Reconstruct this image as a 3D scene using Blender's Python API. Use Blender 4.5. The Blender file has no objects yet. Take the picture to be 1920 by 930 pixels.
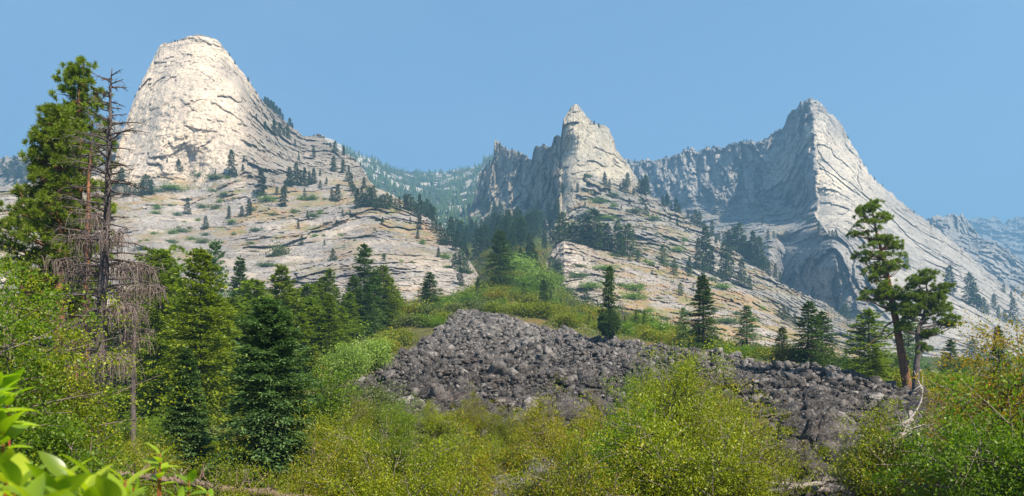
import bpy, bmesh, math, random
import numpy as np
from mathutils import Vector, Matrix, Euler

R = math.radians
scene = bpy.context.scene
COL = scene.collection

# ------------------------------------------------------------------ camera, light, exposure
F = 1371.0            # focal length in photo pixels (photo is 1920 wide)
HORIZON = 735.0       # photo row of the horizon
CAM_Z = 3.2
cam_data = bpy.data.cameras.new('camera')
cam = bpy.data.objects.new('camera', cam_data)
COL.objects.link(cam)
cam.location = (0, 0, CAM_Z)
cam.rotation_euler = (R(90), 0, 0)
cam_data.sensor_width = 36.0
cam_data.lens = 36.0 * F / 1920.0
cam_data.shift_y = (HORIZON - 465.0) / 1920.0
cam_data.clip_start = 0.1
cam_data.clip_end = 20000
cam_data.dof.use_dof = True
cam_data.dof.focus_distance = 60.0
cam_data.dof.aperture_fstop = 5.0
scene.camera = cam

SUN_EL, SUN_AZ = 47.0, 42.0       # degrees; azimuth measured from straight behind the camera towards its right
world = bpy.data.worlds.new('World'); scene.world = world
world.use_nodes = True
wn, wl = world.node_tree.nodes, world.node_tree.links
for n in list(wn): wn.remove(n)
sky = wn.new('ShaderNodeTexSky'); sky.sky_type = 'NISHITA'; sky.sun_disc = False
sky.sun_elevation = R(SUN_EL); sky.sun_rotation = R(180 - SUN_AZ)
sky.altitude = 900; sky.air_density = 1.0; sky.dust_density = 0.0; sky.ozone_density = 6.0
bg = wn.new('ShaderNodeBackground'); bg.inputs['Strength'].default_value = 0.063
wo = wn.new('ShaderNodeOutputWorld')
wtc = wn.new('ShaderNodeTexCoord'); wmp = wn.new('ShaderNodeMapping'); wmp.inputs['Scale'].default_value = (1.6, 1.6, 5.0); wmp.inputs['Rotation'].default_value = (0.15, 0.25, 0)
wno = wn.new('ShaderNodeTexNoise'); wno.inputs['Scale'].default_value = 1.4; wno.inputs['Detail'].default_value = 5; wno.inputs['Roughness'].default_value = 0.5
wrp = wn.new('ShaderNodeMapRange'); wrp.inputs['From Min'].default_value = 0.42; wrp.inputs['From Max'].default_value = 0.75; wrp.inputs['To Min'].default_value = 0.0; wrp.inputs['To Max'].default_value = 0.30
wmx = wn.new('ShaderNodeMix'); wmx.data_type = 'RGBA'; wmx.inputs[7].default_value = (2.6, 3.6, 4.6, 1)    # thin smoke high up
wl.new(wtc.outputs['Generated'], wmp.inputs[0]); wl.new(wmp.outputs[0], wno.inputs['Vector']); wl.new(wno.outputs['Fac'], wrp.inputs['Value']); wl.new(wrp.outputs[0], wmx.inputs[0])
wl.new(sky.outputs[0], wmx.inputs[6]); wl.new(wmx.outputs[2], bg.inputs['Color']); wl.new(bg.outputs[0], wo.inputs['Surface'])

sun_dir = Vector((math.sin(R(SUN_AZ)) * math.cos(R(SUN_EL)), -math.cos(R(SUN_AZ)) * math.cos(R(SUN_EL)), math.sin(R(SUN_EL))))
sd = bpy.data.lights.new('sun', 'SUN'); sd.energy = 5.0; sd.angle = R(0.5); sd.color = (1.0, 0.91, 0.77)
so = bpy.data.objects.new('sun', sd); COL.objects.link(so)
so.rotation_euler = (-sun_dir).to_track_quat('-Z', 'Y').to_euler()
so.location = (40, -40, 80)

vs = scene.view_settings
scene.display_settings.display_device = 'sRGB'
vs.view_transform = 'Standard'; vs.look = 'None'; vs.gamma = 1.0; vs.use_curve_mapping = False
vs.exposure = 1.48
scene.render.engine = 'CYCLES'
cy = scene.cycles
cy.max_bounces = 6; cy.diffuse_bounces = 3; cy.glossy_bounces = 2; cy.transmission_bounces = 3
cy.transparent_max_bounces = 6; cy.volume_bounces = 0
cy.use_denoising = True
cy.sample_clamp_indirect = 6.0
scene.render.film_transparent = False

# ------------------------------------------------------------------ numpy noise
rng = np.random.default_rng(7)
_perm = np.random.default_rng(11).permutation(4096).astype(np.int64)
_grad = np.random.default_rng(12).normal(size=(4096, 3)); _grad /= np.linalg.norm(_grad, axis=1)[:, None]

def _h(ix, iy, iz):
    return _perm[(_perm[(_perm[ix & 4095] + iy) & 4095] + iz) & 4095]

def noise3(x, y, z):
    x, y, z = np.broadcast_arrays(x, y, z)
    ix = np.floor(x).astype(np.int64); iy = np.floor(y).astype(np.int64); iz = np.floor(z).astype(np.int64)
    fx, fy, fz = x - ix, y - iy, z - iz
    u = fx * fx * fx * (fx * (fx * 6 - 15) + 10); v = fy * fy * fy * (fy * (fy * 6 - 15) + 10); w = fz * fz * fz * (fz * (fz * 6 - 15) + 10)
    def c(dx, dy, dz):
        g = _grad[_h(ix + dx, iy + dy, iz + dz)]
        return g[..., 0] * (fx - dx) + g[..., 1] * (fy - dy) + g[..., 2] * (fz - dz)
    a = c(0,0,0) * (1-u) + c(1,0,0) * u; b = c(0,1,0) * (1-u) + c(1,1,0) * u
    d = c(0,0,1) * (1-u) + c(1,0,1) * u; e = c(0,1,1) * (1-u) + c(1,1,1) * u
    return ((a * (1-v) + b * v) * (1-w) + (d * (1-v) + e * v) * w) * 1.6

def fbm(x, y, z, oct=4, gain=0.5):
    s = 0.0; a = 1.0; f = 1.0
    for i in range(oct):
        s = s + a * noise3(x * f + 17.3 * i, y * f - 9.1 * i, z * f + 3.7 * i); a *= gain; f *= 2.03
    return s

def ridged(x, y, z, oct=4, gain=0.5):
    s = 0.0; a = 1.0; f = 1.0
    for i in range(oct):
        s = s + a * (1 - 2.2 * np.abs(noise3(x * f + 5.3 * i, y * f + 2.1 * i, z * f - 7.7 * i))); a *= gain; f *= 2.07
    return s

def worley(x, y, z):
    """cell noise: distance to the nearest two feature points and a random value of the nearest cell"""
    ix = np.floor(x).astype(np.int64); iy = np.floor(y).astype(np.int64); iz = np.floor(z).astype(np.int64)
    f1 = np.full(x.shape, 9.0); f2 = np.full(x.shape, 9.0); cid = np.zeros(x.shape, np.int64)
    for dx in (-1, 0, 1):
        for dy in (-1, 0, 1):
            for dz in (-1, 0, 1):
                h = _h(ix + dx, iy + dy, iz + dz)
                px_ = ix + dx + (h & 255) / 255.0; py_ = iy + dy + ((h * 7 + 13) & 255) / 255.0; pz_ = iz + dz + ((h * 31 + 5) & 255) / 255.0
                d = np.sqrt((x - px_) ** 2 + (y - py_) ** 2 + (z - pz_) ** 2)
                m = d < f1
                f2 = np.where(m, f1, np.minimum(f2, d)); cid = np.where(m, h, cid); f1 = np.where(m, d, f1)
    return f1, f2, (cid * 2654435 % 997) / 997.0

def worley2(u, w, seed=0):
    """two-dimensional cell noise: nearest and second distances, a random value of the cell and the offset inside it"""
    iu = np.floor(u).astype(np.int64); iw = np.floor(w).astype(np.int64)
    f1 = np.full(u.shape, 9.0); f2 = np.full(u.shape, 9.0); cid = np.zeros(u.shape, np.int64); ou = np.zeros(u.shape); ow = np.zeros(u.shape)
    for a in (-1, 0, 1):
        for b in (-1, 0, 1):
            h = _h(iu + a, iw + b, np.int64(seed * 17 + 3) + 0 * iu)
            du = u - (iu + a + (h & 255) / 255.0); dw = w - (iw + b + ((h * 7 + 13) & 255) / 255.0)
            d = np.hypot(du, dw); m = d < f1
            f2 = np.where(m, f1, np.minimum(f2, d)); cid = np.where(m, h, cid); ou = np.where(m, du, ou); ow = np.where(m, dw, ow); f1 = np.where(m, d, f1)
    return f1, f2, (cid * 2654435 % 997) / 997.0, ou, ow

def plates(P, n, su, st, seed, warp=0.35, wl=1.0, tilt=0.5):
    """jointed rock: angular plates elongated across direction n; returns (offset -0.5..0.5, joint 0..1)"""
    n = np.array(n, float); n /= np.linalg.norm(n); a = np.cross(n, [0, 1.0, 0]); a /= np.linalg.norm(a)
    x, y, z = P
    u = (x * a[0] + y * a[1] + z * a[2]) + 0.35 * y; w = x * n[0] + y * n[1] + z * n[2]
    k = wl * su
    u = u / su + warp * fbm(x / k + seed, y / k, z / k, 4, 0.6); w = w / st + warp * fbm(x / k, y / k + seed * 3.1, z / k, 4, 0.6)
    f1, f2, c, ou, ow = worley2(u, w, seed)
    return (c - 0.5) + tilt * (ou * (c * 7 % 1 - 0.5) * 1.4 + ow * (c * 13 % 1 - 0.3) * 1.4), sstep(0.10, 0.0, f2 - f1)

def sstep(a, b, x):
    t = np.clip((x - a) / (b - a), 0, 1); return t * t * (3 - 2 * t)

# ------------------------------------------------------------------ mesh and object helpers
def mesh_np(name, verts, faces, mat=None, smooth=False, attrs=None, mat_ids=None, mats=None):
    """faces: (n,3) or (n,4) array, or a list of such arrays"""
    me = bpy.data.meshes.new(name)
    verts = np.asarray(verts, np.float32)
    fl = faces if isinstance(faces, list) else [faces]
    fl = [np.asarray(f, np.int32) for f in fl if len(f)]
    nl = sum(f.size for f in fl); nf = sum(len(f) for f in fl)
    me.vertices.add(len(verts)); me.vertices.foreach_set('co', verts.ravel())
    me.loops.add(nl); me.loops.foreach_set('vertex_index', np.concatenate([f.ravel() for f in fl]))
    starts = []; s = 0
    for f in fl:
        starts.append(s + np.arange(len(f)) * f.shape[1]); s += f.size
    me.polygons.add(nf); me.polygons.foreach_set('loop_start', np.concatenate(starts).astype(np.int32))
    if smooth: me.polygons.foreach_set('use_smooth', np.ones(nf, bool))
    for k, v in (attrs or {}).items():
        a = me.attributes.new(k, 'FLOAT', 'POINT'); a.data.foreach_set('value', np.asarray(v, np.float32).ravel())
    for m in (mats or ([mat] if mat else [])): me.materials.append(m)
    if mat_ids is not None: me.polygons.foreach_set('material_index', np.asarray(mat_ids, np.int32))
    me.update(calc_edges=True)
    return me

def obj(name, me, parent=None, loc=None):
    o = bpy.data.objects.new(name, me); COL.objects.link(o)
    if parent is not None: o.parent = parent
    if loc is not None: o.location = loc
    return o

def tag(o, label=None, cat=None, group=None, kind=None):
    if label: o['label'] = label
    if cat: o['category'] = cat
    if group: o['group'] = group
    if kind: o['kind'] = kind
    return o

def empty(name, loc=(0, 0, 0), rz=0.0, sc=1.0):
    o = bpy.data.objects.new(name, None); COL.objects.link(o)
    o.location = loc; o.rotation_euler = (0, 0, rz); o.scale = (sc, sc, sc); o.empty_display_size = 0.3
    return o

def copy_tree(o, parent=None):
    c = o.copy(); COL.objects.link(c); c.parent = parent
    for ch in list(o.children): copy_tree(ch, c)
    return c

def world_pt(px, py, Y):
    return ((px - 960.0) / F * Y, Y, CAM_Z + (HORIZON - py) / F * Y)

class MB:
    """collects tubes, leaves and other faces into one mesh"""
    def __init__(s): s.v = []; s.q = []; s.t = []; s.n = 0
    def add(s, v, q=None, t=None):
        v = np.asarray(v, float).reshape(-1, 3)
        if q is not None and len(q): s.q.append(np.asarray(q) + s.n)
        if t is not None and len(t): s.t.append(np.asarray(t) + s.n)
        s.v.append(v); s.n += len(v)
    def tube(s, pts, rad, seg=5, cap=True, wob=0.0):
        pts = np.asarray(pts, float); n = len(pts); rad = np.broadcast_to(rad, (n,))
        tan = np.gradient(pts, axis=0); tan /= (np.linalg.norm(tan, axis=1)[:, None] + 1e-9)
        ref = np.array([0.0, 0, 1]) if abs(tan[:, 2]).mean() < 0.9 else np.array([1.0, 0, 0])
        a = np.cross(tan, ref); a /= (np.linalg.norm(a, axis=1)[:, None] + 1e-9); b = np.cross(tan, a)
        th = np.arange(seg) / seg * 2 * math.pi
        rr = rad[:, None] * (1 + wob * rng.normal(size=(n, seg)))
        v = pts[:, None, :] + rr[..., None] * (np.cos(th)[None, :, None] * a[:, None, :] + np.sin(th)[None, :, None] * b[:, None, :])
        i = np.arange(n - 1)[:, None] * seg; j = np.arange(seg)[None, :]; jn = (j + 1) % seg
        q = np.stack([i + j, i + jn, i + seg + jn, i + seg + j], -1).reshape(-1, 4)
        s.add(v.reshape(-1, 3), q=q)
    def leaves(s, c, d, up, L, W, fold=0.15):
        """one four-cornered leaf per row: base c, direction d, width across up x d"""
        c = np.asarray(c, float); n = len(c)
        d = d / (np.linalg.norm(d, axis=1)[:, None] + 1e-9)
        side = np.cross(up, d); side /= (np.linalg.norm(side, axis=1)[:, None] + 1e-9)
        nn = np.cross(d, side)
        L = np.broadcast_to(L, (n,))[:, None]; W = np.broadcast_to(W, (n,))[:, None]
        v = np.stack([c, c + d * L * 0.45 + side * W * 0.5 + nn * W * fold, c + d * L, c + d * L * 0.45 - side * W * 0.5 + nn * W * fold], 1)
        q = np.arange(n * 4).reshape(n, 4)
        s.add(v.reshape(-1, 3), q=q)
    def mesh(s, name, mat, smooth=False):
        fl = []
        if s.q: fl.append(np.concatenate(s.q))
        if s.t: fl.append(np.concatenate(s.t))
        return mesh_np(name, np.concatenate(s.v), fl, mat, smooth)

# ------------------------------------------------------------------ materials
def new_mat(name):
    m = bpy.data.materials.new(name); m.use_nodes = True
    nt = m.node_tree
    for n in list(nt.nodes): nt.nodes.remove(n)
    out = nt.nodes.new('ShaderNodeOutputMaterial')
    return m, nt, out

class NT:
    def __init__(s, nt): s.nt = nt
    def n(s, t, **kw):
        x = s.nt.nodes.new(t)
        for k, v in kw.items():
            if k in x.inputs.keys() if not k.startswith('_') else False: pass
            setattr(x, k, v)
        return x
    def l(s, a, b): s.nt.links.new(a, b)
    def val(s, sock, v):
        if hasattr(v, 'is_linked') or isinstance(v, bpy.types.NodeSocket): s.l(v, sock)
        else: sock.default_value = v
    def noise(s, co, scale, detail=4, rough=0.55, dist=0.0, out='Fac'):
        x = s.n('ShaderNodeTexNoise'); x.inputs['Scale'].default_value = scale; x.inputs['Detail'].default_value = detail
        x.inputs['Roughness'].default_value = rough; x.inputs['Distortion'].default_value = dist
        s.l(co, x.inputs['Vector']); return x.outputs[out]
    def voro(s, co, scale, feature='F1', out='Distance'):
        x = s.n('ShaderNodeTexVoronoi'); x.feature = feature; x.inputs['Scale'].default_value = scale
        s.l(co, x.inputs['Vector']); return x.outputs[out]
    def mapping(s, co, scale=(1, 1, 1), rot=(0, 0, 0)):
        x = s.n('ShaderNodeMapping'); x.inputs['Scale'].default_value = scale; x.inputs['Rotation'].default_value = rot
        s.l(co, x.inputs['Vector']); return x.outputs[0]
    def ramp(s, fac, stops, interp='LINEAR'):
        x = s.n('ShaderNodeValToRGB'); cr = x.color_ramp; cr.interpolation = interp
        while len(cr.elements) < len(stops): cr.elements.new(0.5)
        for e, (p, c) in zip(cr.elements, stops):
            e.position = p; e.color = (c, c, c, 1) if isinstance(c, (int, float)) else (*c, 1)
        s.l(fac, x.inputs[0]); return x.outputs[0]
    def mix(s, fac, a, b, mode='MIX'):
        x = s.n('ShaderNodeMix'); x.data_type = 'RGBA'; x.blend_type = mode
        s.val(x.inputs[0], fac)
        for sock, v in ((x.inputs[6], a), (x.inputs[7], b)):
            if isinstance(v, tuple): sock.default_value = (*v, 1)
            else: s.l(v, sock)
        return x.outputs[2]
    def math(s, op, a, b=0.0, c=None):
        x = s.n('ShaderNodeMath'); x.operation = op
        s.val(x.inputs[0], a); s.val(x.inputs[1], b)
        if c is not None: s.val(x.inputs[2], c)
        return x.outputs[0]
    def attr(s, name):
        x = s.n('ShaderNodeAttribute'); x.attribute_name = name; return x.outputs['Fac']
    def bump(s, h, dist, strength=1.0, normal=None):
        x = s.n('ShaderNodeBump'); x.inputs['Distance'].default_value = dist; x.inputs['Strength'].default_value = strength
        s.l(h, x.inputs['Height'])
        if normal is not None: s.l(normal, x.inputs['Normal'])
        return x.outputs[0]

def hexc(r, g, b):
    def f(c):
        c /= 255.0; return c / 12.92 if c <= 0.04045 else ((c + 0.055) / 1.055) ** 2.4
    return (f(r), f(g), f(b))

def rock_mat(name, base, light, dark, warm, grain=0.8, streak=0.5, bump=0.5, veg=(0.33, 0.20, 0.09), lichen=(0.11, 0.11, 0.11)):
    """weathered granite; attributes 'warm', 'dark', 'veg' give where the rock has those colours"""
    m, nt, out = new_mat(name); g = NT(nt)
    co = g.n('ShaderNodeNewGeometry').outputs['Position']
    big = g.noise(co, 0.012 * grain, 5, 0.6); mid = g.noise(co, 0.09 * grain, 6, 0.65); fine = g.noise(co, 0.7 * grain, 5, 0.7)
    c = g.mix(g.ramp(mid, [(0.36, 0.0), (0.64, 1.0)]), base, light)
    c = g.mix(g.math('MULTIPLY', g.ramp(big, [(0.42, 0.0), (0.62, 1.0)]), 0.5), c, lichen)
    st = g.noise(g.mapping(co, (1, 1, 0.09)), 0.16 * grain, 6, 0.7)
    c = g.mix(g.math('MULTIPLY', g.ramp(st, [(0.50, 0.0), (0.66, 1.0)]), streak), c, dark)
    wn_ = g.noise(g.mapping(co, (1, 1, 0.5)), 0.035 * grain, 5, 0.65)
    c = g.mix(g.math('MULTIPLY', g.attr('warm'), g.ramp(wn_, [(0.38, 0.45), (0.62, 1.0)])), c, warm)
    fs = g.ramp(fine, [(0.38, 0.66), (0.5, 1.0), (0.62, 1.20)])
    c = g.mix(1.0, c, fs, 'MULTIPLY')
    dk = g.noise(co, 0.45 * grain, 6, 0.75)
    c = g.mix(g.ramp(dk, [(0.54, 0.0), (0.62, 0.8)]), c, dark)
    c = g.mix(g.math('MINIMUM', g.attr('dark'), 0.92), c, dark)
    vn = g.noise(co, 0.25 * grain, 5, 0.7)
    vcol = g.mix(g.ramp(g.noise(co, 0.12 * grain, 3), [(0.4, 0.0), (0.6, 1.0)]), veg, (0.20, 0.18, 0.05))
    c = g.mix(g.math('MULTIPLY', g.attr('veg'), g.ramp(vn, [(0.36, 0.0), (0.50, 0.95)])), c, vcol)
    p = g.n('ShaderNodeBsdfPrincipled'); p.inputs['Roughness'].default_value = 0.85
    p.inputs['Specular IOR Level'].default_value = 0.25
    g.l(c, p.inputs['Base Color'])
    h = g.math('ADD', g.noise(co, 0.35 * grain, 8, 0.72), g.math('MULTIPLY', g.noise(g.mapping(co, (1, 1, 0.25)), 0.8 * grain, 5, 0.7), 0.5))
    g.l(g.bump(h, 2.2 * bump / grain, 0.8), p.inputs['Normal'])
    g.l(p.outputs[0], out.inputs['Surface'])
    return m

def leaf_mat(name, cols, trans=0.35, rough=0.5, spec=0.3, tcol=None):
    """cols: list of colours spread at random over the separate leaves"""
    m, nt, out = new_mat(name); g = NT(nt)
    geo = g.n('ShaderNodeNewGeometry')
    rnd = geo.outputs['Random Per Island']
    n = len(cols)
    c = g.ramp(rnd, [((i + 0.5) / n, cc) for i, cc in enumerate(cols)])
    oi = g.n('ShaderNodeObjectInfo').outputs['Random']
    hs = g.n('ShaderNodeHueSaturation'); oi2 = g.math('FRACT', g.math('MULTIPLY', oi, 9.7))
    g.l(c, hs.inputs['Color'])
    g.l(g.math('MULTIPLY_ADD', oi, 0.022, 0.489), hs.inputs['Hue'])
    g.l(g.math('ADD', g.math('MULTIPLY', g.noise(geo.outputs['Position'], 0.6, 2), 0.6), g.math('MULTIPLY_ADD', g.noise(geo.outputs['Position'], 4.5, 2), 1.0, g.math('MULTIPLY_ADD', oi2, 0.38, 0.17))), hs.inputs['Value'])
    p = g.n('ShaderNodeBsdfPrincipled'); p.inputs['Roughness'].default_value = rough
    p.inputs['Specular IOR Level'].default_value = spec
    g.l(hs.outputs[0], p.inputs['Base Color'])
    t = g.n('ShaderNodeBsdfTranslucent')
    g.l(g.mix(1.0, hs.outputs[0], tcol or (1.5, 1.5, 0.5), 'MULTIPLY'), t.inputs['Color'])
    mx = g.n('ShaderNodeMixShader'); mx.inputs[0].default_value = trans
    g.l(p.outputs[0], mx.inputs[1]); g.l(t.outputs[0], mx.inputs[2]); g.l(mx.outputs[0], out.inputs['Surface'])
    return m

def bark_mat(name, c1, c2, c3, scale=1.0):
    m, nt, out = new_mat(name); g = NT(nt)
    co = g.n('ShaderNodeTexCoord').outputs['Object']
    a = g.noise(g.mapping(co, (1, 1, 0.25)), 9 * scale, 6, 0.7)
    b = g.noise(co, 1.3 * scale, 3)
    c = g.mix(g.ramp(a, [(0.35, 0.0), (0.62, 1.0)]), c1, c2)
    c = g.mix(g.ramp(b, [(0.42, 0.0), (0.62, 0.7)]), c, c3)
    p = g.n('ShaderNodeBsdfPrincipled'); p.inputs['Roughness'].default_value = 0.9; p.inputs['Specular IOR Level'].default_value = 0.15
    g.l(c, p.inputs['Base Color']); g.l(g.bump(a, 0.05 / scale, 0.9), p.inputs['Normal'])
    g.l(p.outputs[0], out.inputs['Surface'])
    return m
# ------------------------------------------------------------------ the ground sheet
# column (photo px) x distance table of the ground height in metres (camera stands at z = 3.2 over z = 0)
G_PX = np.array([-1200, -300, 0, 200, 400, 560, 660, 760, 880, 940, 1000, 1050, 1150, 1300, 1420, 1500, 1600, 1700, 1850, 2200, 3200], float)
G_Y = np.array([-400, 0, 10, 20, 28, 36, 45, 55, 65, 75, 90, 110, 130, 160, 200, 250, 330, 450, 650, 1000, 3000, 9000], float)
def _row(*a): return list(a)
# heights as the photo row at which the ground of that column and distance is seen
G_PYT = {
 #        px: {Y: py}
 -1200: {20: 952, 36: 850, 65: 790, 110: 740, 200: 660, 330: 600, 650: 540},
 -300: {20: 952, 36: 850, 65: 790, 110: 735, 200: 650, 330: 590, 650: 520},
 0:    {20: 952, 36: 850, 65: 785, 110: 725, 200: 640, 330: 585, 650: 500},
 200:  {20: 952, 36: 840, 65: 775, 110: 710, 200: 625, 330: 575, 650: 480},
 400:  {20: 952, 36: 835, 65: 765, 110: 690, 200: 608, 330: 560, 650: 470},
 560:  {20: 952, 36: 825, 65: 745, 110: 660, 200: 598, 330: 555, 650: 460},
 660:  {20: 945, 36: 800, 45: 752, 55: 720, 65: 695, 90: 640, 110: 620, 160: 600, 200: 590, 330: 550, 650: 450},
 760:  {20: 945, 36: 790, 45: 742, 55: 705, 65: 680, 90: 630, 110: 605, 160: 585, 200: 580, 330: 520, 650: 430},
 880:  {20: 945, 36: 785, 45: 735, 55: 698, 65: 670, 90: 615, 110: 590, 160: 574, 200: 566, 250: 552, 330: 515, 450: 468, 650: 440},
 940:  {20: 945, 36: 787, 45: 740, 55: 701, 65: 672, 90: 619, 110: 596, 160: 564, 200: 532, 250: 498, 330: 468, 450: 448, 650: 434},
 1000: {20: 945, 36: 790, 45: 745, 55: 705, 65: 675, 90: 625, 110: 605, 160: 575, 200: 540, 250: 508, 330: 474, 450: 450, 650: 432},
 1050: {20: 945, 36: 791, 45: 745, 55: 705, 65: 675, 90: 629, 110: 611, 160: 590, 200: 574, 250: 562, 330: 530, 450: 480, 650: 450},
 1150: {20: 945, 36: 795, 45: 745, 55: 705, 65: 675, 75: 655, 90: 636, 110: 625, 160: 600, 200: 590, 330: 560, 650: 500},
 1300: {20: 940, 36: 795, 45: 745, 55: 705, 65: 675, 75: 662, 90: 655, 110: 650, 160: 640, 200: 635, 330: 600, 650: 560},
 1420: {20: 925, 28: 850, 36: 788, 45: 742, 55: 708, 65: 684, 75: 678, 90: 676, 110: 672, 160: 665, 200: 655, 330: 640, 650: 600},
 1500: {20: 915, 28: 830, 36: 775, 45: 738, 55: 706, 65: 692, 75: 690, 90: 689, 110: 688, 160: 682, 200: 672, 330: 650, 650: 620},
 1600: {20: 915, 28: 832, 36: 782, 45: 745, 55: 716, 65: 708, 75: 706, 90: 705, 110: 703, 160: 700, 200: 692, 330: 670, 650: 640},
 1700: {20: 925, 28: 845, 36: 795, 45: 755, 52: 733, 65: 730, 75: 729, 90: 727, 110: 722, 160: 712, 200: 705, 330: 680, 650: 650},
 1850: {20: 940, 28: 860, 36: 805, 45: 768, 55: 752, 65: 748, 110: 735, 160: 722, 200: 710, 330: 685, 650: 655},
 2200: {20: 945, 36: 830, 65: 775, 110: 745, 200: 715, 330: 690, 650: 660},
 3200: {20: 945, 36: 840, 65: 785, 110: 750, 200: 715, 330: 690, 650: 660},
}
_Gz = np.zeros((len(G_PX), len(G_Y)))
for i, p in enumerate(G_PX):
    d = G_PYT[int(p)]; ys = sorted(d)
    for j, Y in enumerate(G_Y):
        if Y <= 10: _Gz[i, j] = 0.0
        elif Y > 650: _Gz[i, j] = CAM_Z + (HORIZON - d[650]) / F * 650 + (Y - 650) * 0.01
        else: _Gz[i, j] = CAM_Z + (HORIZON - np.interp(Y, ys, [d[k] for k in ys])) / F * Y if Y >= 20 else 0.0
def ground_base(px, Y):
    px = np.clip(px, G_PX[0], G_PX[-1]); Y = np.clip(Y, G_Y[0], G_Y[-1])
    i = np.clip(np.searchsorted(G_PX, px) - 1, 0, len(G_PX) - 2); j = np.clip(np.searchsorted(G_Y, Y) - 1, 0, len(G_Y) - 2)
    u = (px - G_PX[i]) / (G_PX[i+1] - G_PX[i]); v = (Y - G_Y[j]) / (G_Y[j+1] - G_Y[j]); u = u * u * (3 - 2 * u)
    return (_Gz[i, j] * (1-u) + _Gz[i+1, j] * u) * (1-v) + (_Gz[i, j+1] * (1-u) + _Gz[i+1, j+1] * u) * v
def talus_mask(px, Y):
    """1 where the boulder slope lies (photo column, distance)"""
    px = np.asarray(px, float); Y = np.asarray(Y, float)
    crest = np.interp(px, [600, 640, 700, 760, 810, 880, 950, 1050, 1150, 1300, 1420, 1500, 1600, 1700, 1850, 1950], [46, 54, 62, 74, 90, 126, 112, 97, 87, 76, 68, 68, 62, 56, 52, 50])
    foot = np.interp(px, [640, 900, 1200, 1350, 1450, 1900], [38, 30, 28, 24, 16, 16])
    return sstep(0, 4, crest - Y) * sstep(-2, 2, Y - foot) * sstep(600, 650, px) * sstep(1960, 1880, px)

def _spread(Y): return np.where(Y >= 4, Y, 4 + (4 - Y))
def ground_pxY(px, Y):
    px = np.asarray(px, float); Y = np.asarray(Y, float)
    x = (px - 960) / F * _spread(Y)
    s = np.clip(np.abs(Y) / 60.0, 0.25, 3.0)
    z = ground_base(px, Y)
    z = z + 0.22 * s * fbm(x / 9, Y / 9, 0 * x, 3) + 0.10 * s * fbm(x / 2.2, Y / 2.2, 5 + 0 * x, 3)
    t = talus_mask(px, Y); z = z + t * (0.5 * fbm(x / 5.5, Y / 5.5, 9 + 0 * x, 3) + 0.35 * fbm(x / 1.6, Y / 1.6, 3 + 0 * x, 2)) * np.clip(Y / 45, 0.5, 1.3)
    return x, Y, z
def ground_at(px, Y):
    x, y, z = ground_pxY(np.array([px]), np.array([Y])); return Vector((x[0], y[0], z[0]))

gpx = np.concatenate([np.linspace(-1200, -150, 30), np.linspace(-120, 2040, 520), np.linspace(2070, 3200, 30)])
gY = np.concatenate([np.linspace(-400, 4, 12), np.geomspace(5, 700, 330), np.geomspace(740, 9000, 14)])
PXg, Yg = np.meshgrid(gpx, gY)
xg, yg, zg = ground_pxY(PXg, Yg)
tm = talus_mask(PXg, Yg)
zg = zg - tm * 0.25
nv, nu = PXg.shape
ii = (np.arange(nv - 1)[:, None] * nu + np.arange(nu - 1)[None, :]).ravel()
quads = np.stack([ii, ii + 1, ii + nu + 1, ii + nu], 1)

def ground_mat():
    m, nt, out = new_mat('valley_ground'); g = NT(nt)
    co = g.n('ShaderNodeNewGeometry').outputs['Position']
    n1 = g.noise(co, 0.35, 6, 0.65); n2 = g.noise(co, 2.2, 5, 0.7); n3 = g.noise(co, 0.06, 4)
    c = g.mix(g.ramp(n1, [(0.38, 0.0), (0.6, 1.0)]), (0.050, 0.055, 0.018), (0.105, 0.105, 0.028))
    c = g.mix(g.ramp(n2, [(0.45, 0.0), (0.65, 0.8)]), c, (0.10, 0.075, 0.045))
    c = g.mix(g.ramp(n3, [(0.52, 0.0), (0.62, 0.6)]), c, (0.20, 0.12, 0.045))
    t = g.attr('talus')
    rk = g.mix(g.ramp(g.noise(co, 1.4, 5, 0.7), [(0.4, 0.0), (0.62, 1.0)]), (0.028, 0.025, 0.026), (0.10, 0.09, 0.09))
    c = g.mix(t, c, rk)
    p = g.n('ShaderNodeBsdfPrincipled'); p.inputs['Roughness'].default_value = 0.95; p.inputs['Specular IOR Level'].default_value = 0.1
    g.l(c, p.inputs['Base Color']); g.l(g.bump(n2, 0.25, 0.9), p.inputs['Normal']); g.l(p.outputs[0], out.inputs['Surface'])
    return m
me = mesh_np('ground', np.stack([xg, yg, zg], -1).reshape(-1, 3), quads, ground_mat(), True, {'talus': tm})
tag(obj('ground', me), 'valley floor of soil and dry grass under the shrubs and boulders', 'ground', kind='structure')

# ------------------------------------------------------------------ rock mountains
def tps(pts, smooth=0.0):
    p = np.array(pts, float); xy = p[:, :2] / 300.0; n = len(p)
    d = np.linalg.norm(xy[:, None] - xy[None], axis=2); K = np.where(d > 0, d * d * np.log(d + 1e-12), 0) + smooth * np.eye(n)
    A = np.zeros((n + 3, n + 3)); A[:n, :n] = K; A[:n, n] = 1; A[:n, n+1:] = xy; A[n, :n] = 1; A[n+1:, :n] = xy.T
    w = np.linalg.solve(A, np.concatenate([np.log(p[:, 2]), np.zeros(3)]))
    def f(px, py):
        q = np.stack([np.ravel(px), np.ravel(py)], 1) / 300.0; r = np.zeros(len(q))
        for i in range(n):
            dd = np.sqrt(((q - xy[i]) ** 2).sum(1)); r += w[i] * np.where(dd > 0, dd * dd * np.log(dd + 1e-12), 0)
        r += w[n] + q @ w[n+1:]
        return np.exp(r).reshape(np.shape(px))
    return f

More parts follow.
